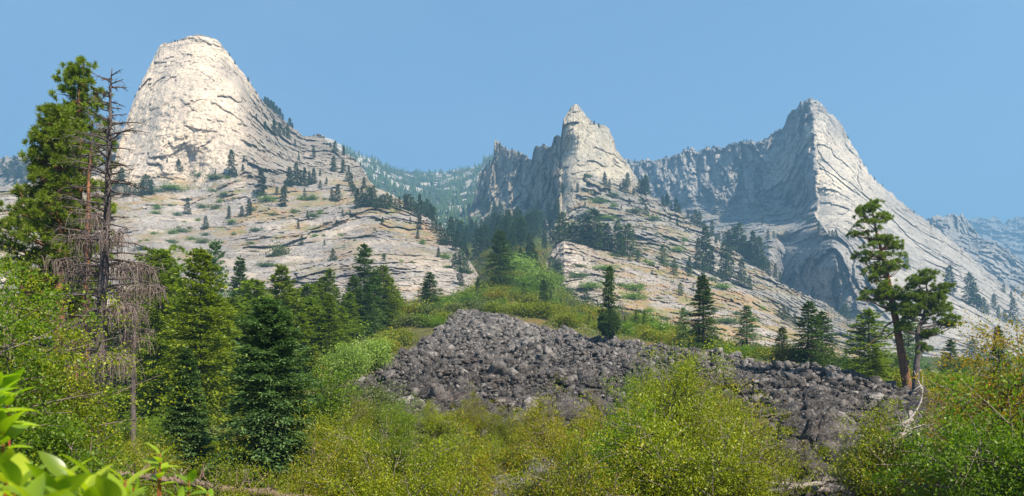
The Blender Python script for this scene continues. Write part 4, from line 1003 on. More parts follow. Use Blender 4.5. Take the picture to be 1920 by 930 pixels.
stand(LA, [(274, 366, 38), (266, 367, 28), (283, 365, 28), (253, 365, 20), (236, 368, 24), (229, 350, 34), (243, 366, 16), (216, 366, 30), (222, 345, 24)], FARG, 'left end of the ledge under the dome', 'bushy conifer', 'conifer', 'conifer', 'bushy conifers on the left end of the ledge')
stand(LA, [(351, 402, 31), (429, 410, 24), (453, 406, 20), (467, 404, 31), (385, 430, 25), (559, 429, 17), (565, 460, 20), (624, 488, 22), (576, 408, 13), (642, 406, 14), (656, 404, 11), (631, 425, 13), (608, 460, 11), (717, 418, 12), (769, 420, 12), (786, 430, 30), (783, 448, 18), (720, 490, 15), (822, 482, 18), (862, 495, 14), (876, 488, 22), (872, 470, 18)], FAR, 'standing alone on the great slab', 'dark conifer', 'conifer', 'conifer', 'lone conifers on the great slab')
stand(LA, [(px, np.interp(px, [690, 740, 780, 815, 850], [384, 392, 400, 412, 450]) + rng.normal() * 2.5, 20 + 16 * rng.random()) for px in (692, 699, 706, 713, 719, 726, 733, 741, 748, 760, 766, 773, 780, 787, 794, 800, 807, 813)], FARG + FAR[:2], 'along the great slab crest', 'green conifer', 'conifer', 'conifer', 'conifers along the crest of the great slab')
stand(LA, [(818, 437, 24), (825, 445, 27), (831, 459, 32), (846, 455, 48), (857, 462, 30), (838, 450, 22), (865, 470, 18), (812, 428, 22), (852, 470, 24)], FAR, 'at the great slab end', 'conifer', 'conifer', 'conifer', 'conifers at the end of the slab')
SH = [(300, 359), (322, 354), (314, 353), (401, 357), (415, 364), (414, 378), (316, 385), (296, 391), (377, 388), (330, 403), (342, 416), (337, 426), (356, 427), (373, 413), (341, 434), (321, 437), (289, 438), (316, 452), (326, 455), (359, 448), (382, 454), (418, 455), (407, 391), (394, 388), (361, 340), (432, 416), (260, 452), (275, 451), (268, 466), (289, 399), (256, 407), (399, 334), (425, 333),
      (408, 334), (372, 330), (390, 440), (523, 478), (513, 402), (551, 398), (598, 400), (594, 442), (608, 442), (502, 498), (421, 365), (470, 394), (440, 372), (500, 375), (520, 372), (560, 374), (582, 372), (590, 374), (612, 373), (578, 405), (590, 406), (640, 390), (650, 400), (700, 430), (747, 413), (758, 490), (777, 492), (720, 480), (792, 455), (830, 482), (838, 500), (868, 508), (880, 510), (640, 440), (660, 450), (690, 470), (484, 432), (470, 455), (545, 535), (500, 530), (440, 440)]
stand(LA, [(a + 3 * rng.normal(), b + 1, 2.5 + 5 * rng.random() ** 1.4 + (14 if a == 523 else 0)) for a, b in SH], FSH, 'on the great slab', 'green shrub', 'shrub', 'shrub', 'shrubs dotted over the great slab', 0.9, 0.15, 2.2)
# far left ridge
stand(LH, [(2, 330, 26), (10, 333, 20), (20, 330, 28), (30, 332, 38), (37, 334, 24), (46, 330, 30), (55, 336, 26), (14, 345, 20), (28, 348, 22), (42, 346, 20), (60, 350, 20), (215, 330, 36), (208, 345, 34), (222, 338, 30), (6, 306, 12), (26, 303, 12)], FAR, 'on the hazy ridge behind the big pine', 'conifer', 'conifer', 'conifer', 'conifers on the hazy left ridge')
# spire mountain
stand(LB, [(1097, 341, 15), (1134, 348, 25), (1177, 350, 26), (1170, 360, 24), (1163, 358, 14), (1199, 360, 24), (1211, 365, 36), (1205, 362, 26), (1188, 366, 13), (1105, 350, 10), (1083, 360, 16), (1073, 356, 8), (1097, 389, 11), (1143, 350, 14), (1135, 360, 12), (1123, 240, 9), (1114, 234, 8)], FAR, 'on the shelf under the spire face', 'dark conifer', 'conifer', 'conifer', 'conifers on the shelf under the spire')
stand(LB, [(1251, 388, 24), (1243, 386, 20), (1259, 392, 16), (1268, 394, 26), (1274, 396, 18), (1206, 384, 13), (1211, 402, 18), (1224, 410, 10), (1257, 414, 12), (1270, 424, 16), (1290, 406, 16), (1297, 412, 14), (1304, 414, 26), (1312, 421, 28), (1320, 428, 18), (1335, 433, 30), (1343, 456, 15), (1348, 444, 14), (1180, 383, 12), (1165, 392, 8)], FAR, 'along the sloping crest right of the spire', 'conifer', 'conifer', 'conifer', 'conifers along the crest right of the spire')
stand(LB, [(1361, 446, 24), (1367, 448, 30), (1377, 452, 42), (1385, 456, 54), (1395, 458, 40), (1405, 468, 34), (1412, 478, 58), (1422, 484, 54), (1432, 488, 26), (1442, 494, 24), (1454, 500, 26), (1463, 506, 18), (1400, 470, 28), (1390, 462, 24)], FARG + FAR[:2], 'on the hollow behind the bright slab', 'dark conifer', 'conifer', 'conifer', 'conifers in the hollow behind the bright slab')
stand(LB, [(1309, 507, 60), (1322, 507, 80), (1333, 510, 48), (1319, 522, 40), (1293, 512, 30), (1357, 523, 68), (1367, 523, 62), (1391, 532, 46), (1406, 542, 26), (1288, 508, 16)], FAR, 'above the grassy edge of the low slab', 'dark conifer', 'conifer', 'conifer', 'conifers over the edge of the low slab', 0.8)
stand(LB, [(900, 330, 9), (918, 308, 8), (948, 282, 8), (960, 285, 8), (972, 290, 8), (1010, 395, 20), (1000, 352, 14), (1022, 340, 16), (1030, 360, 20), (1040, 372, 22), (1018, 300, 8), (990, 392, 22), (1054, 365, 22), (905, 392, 24), (914, 400, 28), (926, 404, 26), (880, 398, 18)], FAR, 'clinging to the ribbed cliff', 'conifer', 'conifer', 'conifer', 'conifers on the ribbed cliff')
stand(LB, [(a, b, 2.5 + 5 * rng.random() ** 1.4) for a, b in [(1105, 400), (1120, 380), (1150, 388), (1176, 396), (1190, 398), (1140, 410), (1160, 430), (1210, 430), (1230, 440), (1250, 450), (1210, 470), (1270, 470), (1100, 330), (1108, 332), (1215, 405), (1225, 412), (1236, 400), (1200, 376), (1284, 452), (1320, 470), (1150, 366), (1075, 420)]], FSH, 'on the slab below the spire', 'green shrub', 'shrub', 'shrub', 'shrubs on the slab below the spire', 0.9, 0.15, 2.2)
stand(LB, [(900 + 150 * rng.random(), 392 + 52 * rng.random() ** 0.8, 16 + 22 * rng.random()) for _ in range(30)], FARG + FAR, 'at the foot of the ribbed cliff', 'conifer', 'conifer', 'conifer', 'conifers at the foot of the ribbed cliff')
# low slab
stand(LC, [(1054, 452, 54), (1047, 456, 34), (1067, 452, 30), (1075, 454, 36), (1086, 457, 46), (1092, 458, 30), (1099, 459, 54), (1108, 462, 38), (1115, 465, 72), (1123, 468, 40), (1139, 470, 50), (1146, 472, 28), (1158, 474, 60), (1164, 482, 44), (1170, 474, 30), (1177, 480, 58)], FARG + FAR[:2], 'on the brink of the low slab', 'green conifer', 'conifer', 'conifer', 'row of conifers on the brink of the low slab')
stand(LC, [(1196, 488, 20), (1243, 499, 40), (1265, 515, 28), (1293, 518, 20), (1276, 554, 24), (1099, 569, 30), (1180, 490, 12), (1300, 545, 12), (1225, 500, 9), (1033, 519, 38), (1047, 522, 36), (1040, 512, 24)], FARG, 'on the open low slab', 'dark conifer', 'conifer', 'conifer', 'conifers on the open low slab')
stand(LC, [(1470, 598, 26), (1478, 602, 24), (1491, 612, 24), (1500, 618, 16), (1462, 592, 14)], FAR, 'behind the end of the low slab', 'hazy conifer', 'conifer', 'conifer', 'conifers behind the end of the low slab')
stand(LC, [(a, b, 3 + 6 * rng.random() ** 1.4) for a, b in [(1183, 542), (1162, 535), (1185, 560), (1082, 520), (1086, 500), (1130, 505), (1140, 520), (1150, 480), (1210, 492), (1220, 496), (1235, 560), (1260, 530), (1290, 590), (1320, 560), (1340, 585), (1245, 480), (1262, 490), (1335, 525), (1350, 540), (1380, 590), (1410, 600), (1430, 580), (1360, 605), (1300, 570), (1128, 530), (1105, 540), (1065, 550), (1200, 540), (1215, 585), (1245, 600), (1055, 530)]], FSH, 'on the low slab', 'green shrub', 'shrub', 'shrub', 'shrubs dotted over the low slab', 0.9, 0.15, 2.2)
# pointed peak
stand(LD, [(1535, 440, 24), (1555, 444, 12), (1561, 445, 14), (1567, 448, 18), (1440, 450, 18), (1451, 447, 14), (1477, 448, 14), (1430, 420, 18), (1515, 420, 16), (1436, 396, 12), (1590, 450, 9), (1505, 412, 9)], FAR, 'on the pointed peak ledge', 'conifer', 'conifer', 'conifer', 'conifers on the ledge of the pointed peak')
stand(LD, [(1699, 505, 32), (1781, 552, 52), (1817, 571, 58), (1827, 576, 46), (1835, 580, 28), (1844, 588, 30), (1864, 580, 28), (1872, 596, 22), (1884, 604, 22), (1900, 608, 48), (1896, 560, 14), (1882, 548, 16), (1852, 590, 18), (1838, 568, 14)], FAR, 'at the bright slab foot', 'hazy conifer', 'conifer', 'conifer', 'conifers at the foot of the bright slab')
stand(LD, [(1585, 606, 36), (1578, 604, 24), (1570, 640, 20), (1583, 640, 32), (1592, 644, 24), (1600, 640, 20), (1823, 695, 56), (1846, 692, 42), (1740, 708, 26), (1856, 690, 30), (1574, 652, 18), (1612, 650, 22)], FARG, 'near the bottom of the pointed peak', 'blue green conifer', 'conifer', 'conifer', 'conifers below the pointed peak')
stand(LD, [(a, b, 6) for a, b in [(1190, 302), (1235, 303), (1395, 265), (1400, 266), (1290, 280), (1325, 279), (1620, 312), (1590, 260), (1640, 338), (1714, 400), (1745, 420), (1752, 426), (1655, 350), (1500, 560)]], FAR, 'tiny on the skyline of the pointed peak', 'conifer', 'conifer', 'conifer', 'tiny conifers on the skyline of the pointed peak')

# forest on the far hills, too many to tell apart
def far_forest():
    n = 5200; mb_v, mb_f = [], []
    px = 640 + 300 * rng.random(n); tip = np.interp(px, topG_x, topG_y)
    py = tip + 1 + (150 * rng.random(n) ** 1.15); nrm = fbm(px / 14, py / 9, 0 * px, 3)
    keep = (nrm > -0.05) | (py < tip + 5); px, py = px[keep], py[keep]
    V = []; Fq = []; k = 0
    for a, b in zip(px, py):
        p = surf(LG, a, b)
        h = (5 + 14 * rng.random() ** 1.3) * (1 if b > 330 else 0.8); r = h * (0.13 + 0.05 * rng.random())
        c = np.array(p[:]); c[2] -= 1.0
        az = rng.random() * 6.28
        for lv, (zb, zt, rr) in enumerate(((0.05, 0.55, 1.0), (0.32, 0.8, 0.72), (0.6, 1.0, 0.42))):
            th = az + lv * 0.7 + np.arange(5) * 1.2566; ra = r * rr * (0.75 + 0.5 * rng.random(5))
            ring = np.stack([c[0] + ra * np.cos(th), c[1] + ra * np.sin(th), c[2] + h * (zb + 0.06 * rng.random(5))], 1)
            V.append(np.vstack([ring, [c[0], c[1], c[2] + h * zt]])); Fq.append(np.array([[0, 1, 5], [1, 2, 5], [2, 3, 5], [3, 4, 5], [4, 0, 5]]) + k); k += 6
    tag(obj('forest', mesh_np('forest', np.concatenate(V), np.concatenate(Fq), M_needle_far)), 'hazy conifer forest covering the far hills at the head of the valley', 'forest', kind='stuff')
topG_x = [p[0] for p in topG]; topG_y = [p[1] for p in topG]
far_forest()

# ------------------------------------------------------------------ trees on the valley ground, by column, distance and row of the tip
def grow(kinds, px, Y, tip, label, group=None, name='conifer', cat='conifer', width=1.0, rz=None, mats=None):
    g_ = ground_at(px, Y); h = CAM_Z + (HORIZON - tip) / F * Y - g_.z
    k = kinds[int(px) % len(kinds)] if isinstance(kinds, list) else kinds
    return place(k, name, (g_.x, g_.y, g_.z - 0.1), h + 0.1, label, cat, group, rz, width, mats)
def row(kinds, items, what, where, group, name='conifer', cat='conifer', width=1.0):
    items = sorted(items); n = len(items)
    hs = [ (CAM_Z + (HORIZON - t) / F * Y) - ground_at(a, Y).z for a, Y, t in items]
    for i, (a, Y, t) in enumerate(items):
        o = grow(kinds, a, Y, t, None, group, name, cat, width * (0.85 + 0.35 * rng.random()))
        REG.append((o, size_word(hs[i], hs) + ' ' + what, where, a, hs[i] / Y))

# the gully wood between slab and ribbed cliff
gw = []
for i in range(230):
    px = 852 + 205 * rng.random(); Y = 235 + 430 * rng.random() ** 0.8
    g_ = ground_at(px, Y); foot = HORIZON - (g_.z - CAM_Z) / Y * F
    if px < 905 and foot > 462 and rng.random() < 0.8: continue
    if 905 < px < 985 and foot > 478: continue
    if px > 1005 and (Y < 400 or rng.random() < 0.5): continue
    if Y > 520 and rng.random() < 0.5: continue
    gw.append((px, Y, foot - (6 + 12 * rng.random() ** 1.2) / Y * F))
gl, gr_ = [g for g in gw if g[0] < 955], [g for g in gw if g[0] >= 955]
row(FARG + FAR, gl, 'conifer', 'in the left half of the gully wood', 'conifers of the gully wood, left half', width=0.95)
row(FARG + FAR, gr_, 'conifer', 'in the right half of the gully wood', 'conifers of the gully wood, right half', width=0.95)
row(MID[:1] + MID[2:3], [(896, 152, 518), (1019, 150, 524), (983, 165, 530), (959, 185, 540), (984, 235, 474), (1003, 225, 470), (976, 240, 462), (1033, 170, 545), (1052, 160, 560), (1062, 165, 566), (1075, 150, 574)], 'dark conifer', 'in brush above the boulders', 'conifers in the brush above the boulders')
grow(MID[2], 937, 175, 432, 'very tall dark ragged conifer standing over the brush in the gully', width=1.45, name='conifer')
# right of the slope
grow(MID[0], 1318, 82, 517, 'tall dense dark fir on the crest, in front of the streaked low slab', width=1.55)
grow(MID[3], 1281, 88, 577, 'small narrow fir just left of the tall dark fir on the crest')
grow(MID[3], 1401, 84, 573, 'greyish open fir on the crest between the tall dark and cone shaped firs', width=1.4)
grow(MID[0], 1466, 76, 612, 'small cone shaped fir on the crest left of the paired firs', width=1.75)
grow(MID[0], 1515, 72, 565, 'left and taller one of the paired firs on the crest', width=1.6)
grow(MID[2], 1541, 74, 584, 'right and lower one of the paired firs on the crest', width=1.6)
grow(MIDG[1], 1630, 64, 580, 'bushy grey green pine on the crest left of the leaning trunk', width=1.7)
grow(MIDG[0], 1643, 57, 650, 'low bright green fir in front of the bushy grey green pine', width=1.6)
grow(MID[2], 1782, 78, 636, 'thin sparse conifer right of the two old pines', width=1.25)
grow(MID[3], 1703, 74, 560, 'slender dim conifer seen between the two old pines', width=0.8)
grow(MID[0], 1872, 42, 612, 'dark fir rising behind the autumn shrub at the right edge', width=0.9)
row(MID + MIDG, [(1740, 95, 680), (1765, 110, 690), (1805, 100, 668), (1835, 105, 662), (1560, 105, 650), (1585, 110, 655), (1680, 92, 668)], 'young conifer', 'in the brush behind the crest', 'young conifers behind the crest')
row([MIDG[0], MIDG[1], MID[1]], [(1193, 118, 580), (1208, 112, 582), (1172, 125, 590), (1238, 105, 612), (1160, 130, 585), (1222, 122, 598), (1105, 128, 590), (1088, 140, 585), (1245, 112, 618)], 'bright green sapling', 'right of the globe footed tree', 'saplings in the brush on the crest')
# the odd tree with a globe of foliage at its foot
def globe_tree():
    px, Y = 1142, 84; g_ = ground_at(px, Y); H = CAM_Z + (HORIZON - 498) / F * Y - g_.z
    T, C_ = conifer(H, 1.15, base=0.28, nb=150, dens=34, spray=0.26, jag=0.5, gaps=0.1, droop=0.45, shape=0.6, rseed=77)
    o = empty('conifer', (g_.x, g_.y, g_.z - 0.1)); tag(o, 'dark conifer with a thin ragged spire over a dense round ball of foliage', 'conifer')
    obj('trunk', T.mesh('trunk', M_bark_grey), o); obj('crown', C_.mesh('crown', M_needle_dark), o)
    B = MB(); k = 9000; d = unit(rv(k)); d[:, 2] *= 1.0
    rr = 1.45 * (0.82 + 0.2 * fbm(d[:, 0] * 2, d[:, 1] * 2, d[:, 2] * 2, 3)) * rng.random(k) ** 0.12
    pos = d * rr[:, None] * np.array([1, 1, 1.1]) + np.array([0, 0, 1.75]); pos[:, 2] = np.maximum(pos[:, 2], 0.15)
    B.leaves(pos, unit(d + 0.6 * rv(k) + np.array([0, 0, .3])), rv(k), 0.24, 0.1)
    obj('foliage_ball', B.mesh('foliage_ball', M_needle_dark), o)
globe_tree()

# left woods
row([MID[1], MIDG[0], MIDG[1]], [(430, 66, 560), (473, 70, 524), (552, 76, 542), (575, 84, 532), (593, 88, 530), (528, 74, 498), (499, 62, 556), (560, 60, 590), (592, 64, 575), (640, 78, 575), (450, 58, 590), (606, 92, 520), (485, 60, 560), (512, 58, 575), (540, 62, 585), (582, 66, 560), (625, 70, 590)], 'yellow green conifer', 'in the wood behind the big spruce', 'yellow green conifers behind the big spruce', width=1.45)
grow(MID[0], 450, 110, 482, 'dark open conifer standing against the foot of the great slab', width=1.0)
grow(MID[3], 404, 100, 454, 'slender dark conifer rising right of the tall fir pair', width=0.75)
grow(MIDG[1], 617, 92, 504, 'pale topped conifer behind the bright drooping one', width=0.8)
grow(MID[1], 618, 62, 552, 'bright yellow green conifer with drooping boughs at the edge of the boulders', width=1.15)
row([MID[0], MIDG[1], MID[2]], [(683, 98, 457), (663, 96, 516), (702, 100, 505), (718, 102, 498), (745, 108, 544), (655, 90, 548), (672, 92, 540), (690, 92, 530), (730, 104, 520)], 'dark green conifer', 'in the clump by the boulders', 'clump of conifers at the top left of the boulders', width=1.25)
grow(MID[2], 806, 122, 510, 'lone dense dark conifer against the slab above the boulders', width=1.6)
grow(MID[0], 798, 124, 525, 'smaller dark conifer touching the lone dense one above the boulders', width=1.2)
row([MIDG[0], MID[1], MID[2]], [(440, 84, 548), (462, 92, 538), (486, 96, 530), (540, 100, 528), (566, 104, 540), (600, 108, 536), (632, 108, 540), (645, 112, 552), (424, 90, 566), (515, 104, 545)], 'slender conifer', 'at the back of the left wood', 'slender conifers at the back of the left wood', width=0.95)
row(MID, [(20, 60, 560), (60, 52, 520), (240, 60, 560), (255, 52, 600), (285, 58, 540), (330, 62, 520), (345, 48, 560), (395, 54, 545), (420, 60, 575), (-30, 56, 520), (225, 72, 560), (160, 60, 560)], 'dark conifer', 'deep in the wood on the left', 'dark conifers deep in the left wood', width=1.2)
def hero_con(name, px, Y, tip, halfw, label, mat, **kw):
    g_ = ground_at(px, Y); H = CAM_Z + (HORIZON - tip) / F * Y - g_.z
    T, C_ = conifer(H, halfw / F * Y, **kw)
    o = empty(name, (g_.x, g_.y, g_.z - 0.05)); tag(o, label, name.replace('_', ' '))
    obj('trunk', T.mesh('trunk', M_bark_grey), o); obj('crown', C_.mesh('crown', mat), o)
    return o
hero_con('fir', 298, 44, 470, 66, 'bright green many boughed fir between the dead tree and the tall dark fir', M_needle_fir, nb=400, tiers=34, dens=60, spray=0.22, jag=0.5, gaps=0.12, droop=0.25, shape=0.42, base=0.08, rseed=3)
hero_con('fir', 374, 38, 466, 78, 'tall dark green pointed fir with layered boughs, left of the big spruce', M_needle_fir, nb=430, tiers=30, dens=64, spray=0.20, jag=0.42, gaps=0.1, droop=0.4, shape=0.62, base=0.06, rseed=4)
hero_con('fir', 412, 47, 560, 50, 'lower fir half hidden between the tall dark fir and the big spruce', M_needle_fir, nb=260, dens=50, spray=0.24, jag=0.42, gaps=0.1, droop=0.35, shape=0.6, rseed=5)
hero_con('spruce', 506, 19.5, 562, 96, 'biggest blue green spruce with drooping boughs and cones at its top', M_needle_blue, nb=520, tiers=26, dens=110, spray=0.12, jag=0.36, gaps=0.08, droop=0.45, shape=0.52, base=0.03, fan=0.36, flat=0.6, rseed=6)
hero_con('spruce', 350, 21.5, 652, 56, 'small symmetrical blue green spruce in flat tiers near the fallen log', M_needle_blue, nb=330, tiers=24, dens=95, spray=0.10, jag=0.18, gaps=0.03, droop=0.12, rise=0.2, shape=0.75, base=0.04, fan=0.42, flat=0.9, rseed=7)

# the two tall pines on the left
def outline_clumps(prof, trunk_px, Y, n, rr, cnt, seed, zsq=1.0):
    r = np.random.default_rng(seed); out = []
    pys = [p[0] for p in prof]; lo = [p[1] for p in prof]; hi = [p[2] for p in prof]
    for i in range(n):
        py = pys[0] + (pys[-1] - pys[0]) * (i + r.random()) / n; a, b = np.interp(py, pys, lo), np.interp(py, pys, hi)
        px = a + (b - a) * r.random(); half = (b - a) / 2 / F * Y
        t = np.interp(py, [p[0] for p in trunk_px], [p[1] for p in trunk_px])
        dx = abs(px - (a + b) / 2) / ((b - a) / 2); dy = (r.random() * 2 - 1) * half * math.sqrt(max(0.05, 1 - dx * dx))
        x, y, z = world_pt(px, py, Y)
        out.append((x, y + dy, z, rr * (0.75 + 0.5 * r.random()), int(cnt * (0.7 + 0.6 * r.random()))))
    return out
def tree_obj(name, label, cat, foot, T, C_, bark, leafm, crown='crown'):
    o = empty(name, foot); tag(o, label, cat)
    f = np.array(foot)
    for b in (T, C_):
        b.v = [v - f for v in b.v]
    obj('trunk', T.mesh('trunk', bark), o); obj(crown, C_.mesh(crown, leafm), o)
    return o
Yp = 27.0
tr = [(780, 126), (600, 138), (480, 142), (350, 146), (250, 150), (125, 148)]
pts = [world_pt(p, q, Yp) for q, p in tr]; gz = ground_at(126, Yp); pts = [(pts[0][0], Yp, gz.z - 0.2)] + pts[1:]
T, C_ = pine(pts, [0.26, 0.23, 0.19, 0.15, 0.10, 0.03], outline_clumps([(124, 138, 160), (150, 122, 176), (185, 120, 186), (225, 118, 190), (280, 108, 188), (340, 104, 190), (400, 100, 188), (460, 96, 186), (520, 100, 180), (580, 100, 180)], tr, Yp, 105, 0.50, 10, 1), needle=0.17, tuft=52, rseed=1)
tree_obj('pine_tree', 'tallest pine on the left, with a dense narrow bright green top', 'pine tree', (pts[0][0], Yp, gz.z), T, C_, M_bark_red, M_needle_pine)
Yp2 = 25.5
tr2 = [(780, 118), (600, 112), (450, 108), (330, 106), (212, 106)]
pts = [world_pt(p, q, Yp2) for q, p in tr2]; gz = ground_at(118, Yp2); pts = [(pts[0][0], Yp2, gz.z - 0.2)] + pts[1:]
T, C_ = pine(pts, [0.24, 0.2, 0.15, 0.10, 0.03], outline_clumps([(212, 98, 114), (240, 84, 128), (290, 70, 132), (340, 60, 138), (380, 40, 140), (420, 16, 140), (470, 8, 140), (530, 10, 140), (580, 20, 140)], tr2, Yp2, 135, 0.52, 11, 2), needle=0.18, tuft=52, rseed=2)
tree_obj('pine_tree', 'broad bright green pine spreading left of the tallest pine', 'pine tree', (pts[0][0], Yp2, gz.z), T, C_, M_bark_red, M_needle_pine)

# the two old pines on the crest at the right
Yq = 53.0
def seg_clumps(lst, Y, seed):
    r = np.random.default_rng(seed); out = []
    for px, py, rpx, n in lst:
        for i in range(int(n * 1.6)):
            a = r.random() * 6.28; q = 1.2 * rpx * r.random() ** 0.5
            x, y, z = world_pt(px + q * math.cos(a), py + q * 0.6 * math.sin(a), Y)
            out.append((x, y + (r.random() - .5) * 2.2 * rpx / F * Y, z, 0.40 * (0.6 + 0.8 * r.random()), int(7 + 4 * r.random())))
    return out
g1 = ground_at(1706, Yq)
tr = [(1706, 728), (1690, 660), (1678, 590), (1666, 530), (1655, 480), (1642, 430), (1634, 385)]
pts = [world_pt(p, q, Yq) for p, q in tr]; pts[0] = (pts[0][0], Yq, g1.z - 0.3)
T, C_ = pine(pts, [0.34, 0.27, 0.22, 0.18, 0.13, 0.08, 0.03], seg_clumps([(1640, 388, 16, 6), (1618, 400, 12, 4), (1660, 410, 10, 3), (1632, 420, 22, 7), (1608, 440, 9, 3), (1665, 450, 14, 4), (1645, 455, 24, 7), (1682, 462, 9, 3), (1625, 480, 18, 6), (1662, 490, 26, 9), (1685, 500, 8, 3), (1640, 515, 18, 5), (1672, 545, 22, 9), (1640, 550, 20, 6), (1690, 560, 12, 4), (1620, 560, 9, 2), (1660, 570, 24, 8), (1700, 580, 8, 2), (1648, 500, 12, 3)], Yq, 5), needle=0.20, tuft=40, rseed=5,
    bare=[(world_pt(1680, 600, Yq), world_pt(1625, 650, Yq - 1), 0.08), (world_pt(1683, 620, Yq), world_pt(1645, 642, Yq + 1), 0.07), (world_pt(1668, 540, Yq), world_pt(1615, 575, Yq - .5), 0.06), (world_pt(1672, 560, Yq), world_pt(1702, 590, Yq), 0.05), (world_pt(1660, 510, Yq), world_pt(1612, 545, Yq), 0.05), (world_pt(1676, 580, Yq), world_pt(1632, 590, Yq), 0.05), (world_pt(1650, 470, Yq), world_pt(1618, 470, Yq), 0.04)])
tree_obj('pine_tree', 'taller old pine leaning left on the crest, with an orange barked trunk', 'pine tree', (pts[0][0], Yq, g1.z), T, C_, M_bark_red, M_needle_pine)
Yr = 51.5; g2 = ground_at(1716, Yr)
tr = [(1716, 730), (1718, 690), (1722, 655), (1720, 620), (1730, 600), (1738, 560), (1736, 520)]
pts = [world_pt(p, q, Yr) for p, q in tr]; pts[0] = (pts[0][0], Yr, g2.z - 0.3)
T, C_ = pine(pts, [0.27, 0.21, 0.18, 0.15, 0.11, 0.08, 0.03], seg_clumps([(1737, 515, 9, 4), (1717, 525, 8, 4), (1730, 540, 22, 9), (1760, 545, 14, 6), (1715, 555, 12, 6), (1745, 565, 24, 10), (1770, 575, 14, 6), (1700, 590, 14, 6), (1730, 590, 26, 9), (1772, 600, 12, 6), (1697, 612, 12, 5), (1742, 628, 14, 5), (1707, 575, 12, 5), (1726, 652, 10, 4), (1780, 610, 6, 3)], Yr, 6), needle=0.20, tuft=40, rseed=6,
    bare=[(world_pt(1722, 660, Yr), world_pt(1736, 652, Yr), 0.12), (world_pt(1722, 640, Yr), world_pt(1698, 625, Yr), 0.05)])
tree_obj('pine_tree', 'shorter dark trunked pine with a broad crown beside the leaning one', 'pine tree', (pts[0][0], Yr, g2.z), T, C_, M_bark_dead, M_needle_dark if False else M_needle_pine)
# round topped pine behind the bright fir
g_ = ground_at(318, 50); x0, _, z0 = world_pt(318, 466, 50)
tr = [(g_.x, 50, g_.z - .2), (x0 - 0.1, 50, z0 * .6), (x0, 50, z0)]
T, C_ = pine(tr, [0.2, 0.14, 0.04], outline_clumps([(470, 296, 334), (490, 286, 344), (515, 290, 342), (545, 300, 338)], [(470, 318), (545, 318)], 50, 22, 0.55, 12, 8), needle=0.22, tuft=40, rseed=8)
tree_obj('pine_tree', 'round topped pine showing just right of the bright fir', 'pine tree', (g_.x, 50, g_.z), T, C_, M_bark_grey, M_needle_pine)

# the dead tree with hanging grey twigs
def dead_tree(px_tr, Y, rad, limbs, curtains, label, seed, bark=M_bark_dead):
    global rng
    keep = rng; rng = np.random.default_rng(seed)
    g_ = ground_at(px_tr[0][0], Y); pts = [world_pt(p, q, Y) for p, q in px_tr]; pts[0] = (pts[0][0], Y, g_.z - 0.2)
    T = MB(); Bm = MB(); W = MB(); p_ = np.array(pts); t = np.linspace(0, 1, len(p_)); tt = np.linspace(0, 1, 26); p_[1:-1, :2] += rng.normal(size=(len(p_) - 2, 2)) * 0.06
    c = np.stack([np.interp(tt, t, p_[:, k]) for k in range(3)], 1); c[1:-1, :2] += rng.normal(size=(24, 2)) * 0.015
    T.tube(c, rad * (1 - tt) ** 1.05 + 0.012, 9, wob=0.08)
    zz = c[:, 2]
    for py0, py1, n, Lpx, dr in limbs:
        for i in range(n):
            py = py0 + (py1 - py0) * (i + rng.random()) / n; z = CAM_Z + (HORIZON - py) / F * Y
            s = np.array([np.interp(z, zz, c[:, 0]), np.interp(z, zz, c[:, 1]), z]); az = rng.random() * 6.283; L = Lpx / F * Y * (0.45 + 0.75 * rng.random())
            a = np.array([math.cos(az), math.sin(az), 0]); q = np.linspace(0, 1, 6)
            P = s + a * (L * q)[:, None] + np.array([0, 0, 1.0]) * (L * (0.16 * q - dr * q ** 2))[:, None] + np.cumsum(rng.normal(size=(6, 3)), 0) * 0.016 * L
            P[0] = s; Bm.tube(P, (0.022 + 0.009 * L) * (1 - q * 0.85), 4)
            for j in range(int(6 + 5 * rng.random())):
                m = int(1 + 4 * rng.random()); b = P[m]; l = L * (0.18 + 0.25 * rng.random()); d = unit(a + rng.normal(size=3) * 0.8 + np.array([0, 0, -0.3]))
                e = b + d * l; Bm.tube(np.array([b, (b + e) / 2 + rng.normal(size=3) * .06 * l, e]), [0.010, 0.006, 0.003], 3)
    for px, py, w, n in curtains:
        cx, cy_, cz = world_pt(px, py, Y); w = w / F * Y; cy_ += rng.normal() * 0.5
        s = np.array([np.interp(cz, zz, c[:, 0]), Y, cz + 0.1]); e = np.array([cx, cy_, cz + 0.35 * w])
        Bm.tube(np.array([s, (s + e) / 2 + np.array([0, 0, .15]), e]), [0.04, 0.028, 0.012], 5)
        for j in range(int(n * (0.35 + 0.5 * rng.random()))):
            b = s + (e - s) * (0.35 + 0.65 * rng.random()) + rng.normal(size=3) * w * np.array([.35, .35, .12]); l = w * (0.6 + 0.9 * rng.random()); dx = rng.normal(size=3) * 0.5
            q = np.linspace(0, 1, 5)[:, None]; P = b + np.array([dx[0], dx[1], 0.25]) * l * q * (1.15 - q * .5) + np.array([0, 0, -1.0]) * l * q ** 2
            W.tube(P + rng.normal(size=(5, 3)) * 0.012, [0.011, 0.010, 0.008, 0.007, 0.005], 3)
    f = np.array([pts[0][0], Y, g_.z])
    for b in (T, Bm, W): b.v = [v - f for v in b.v]
    o = empty('dead_tree', f); tag(o, label, 'dead tree')
    obj('trunk', T.mesh('trunk', bark), o); obj('limbs', Bm.mesh('limbs', M_bark_dead), o)
    if W.v: obj('twigs', W.mesh('twigs', M_twig_grey), o)
    rng = keep
M_twig_grey = bark_mat('grey_twigs', (0.13, 0.098, 0.085), (0.24, 0.19, 0.17), (0.17, 0.12, 0.10), 2.0)
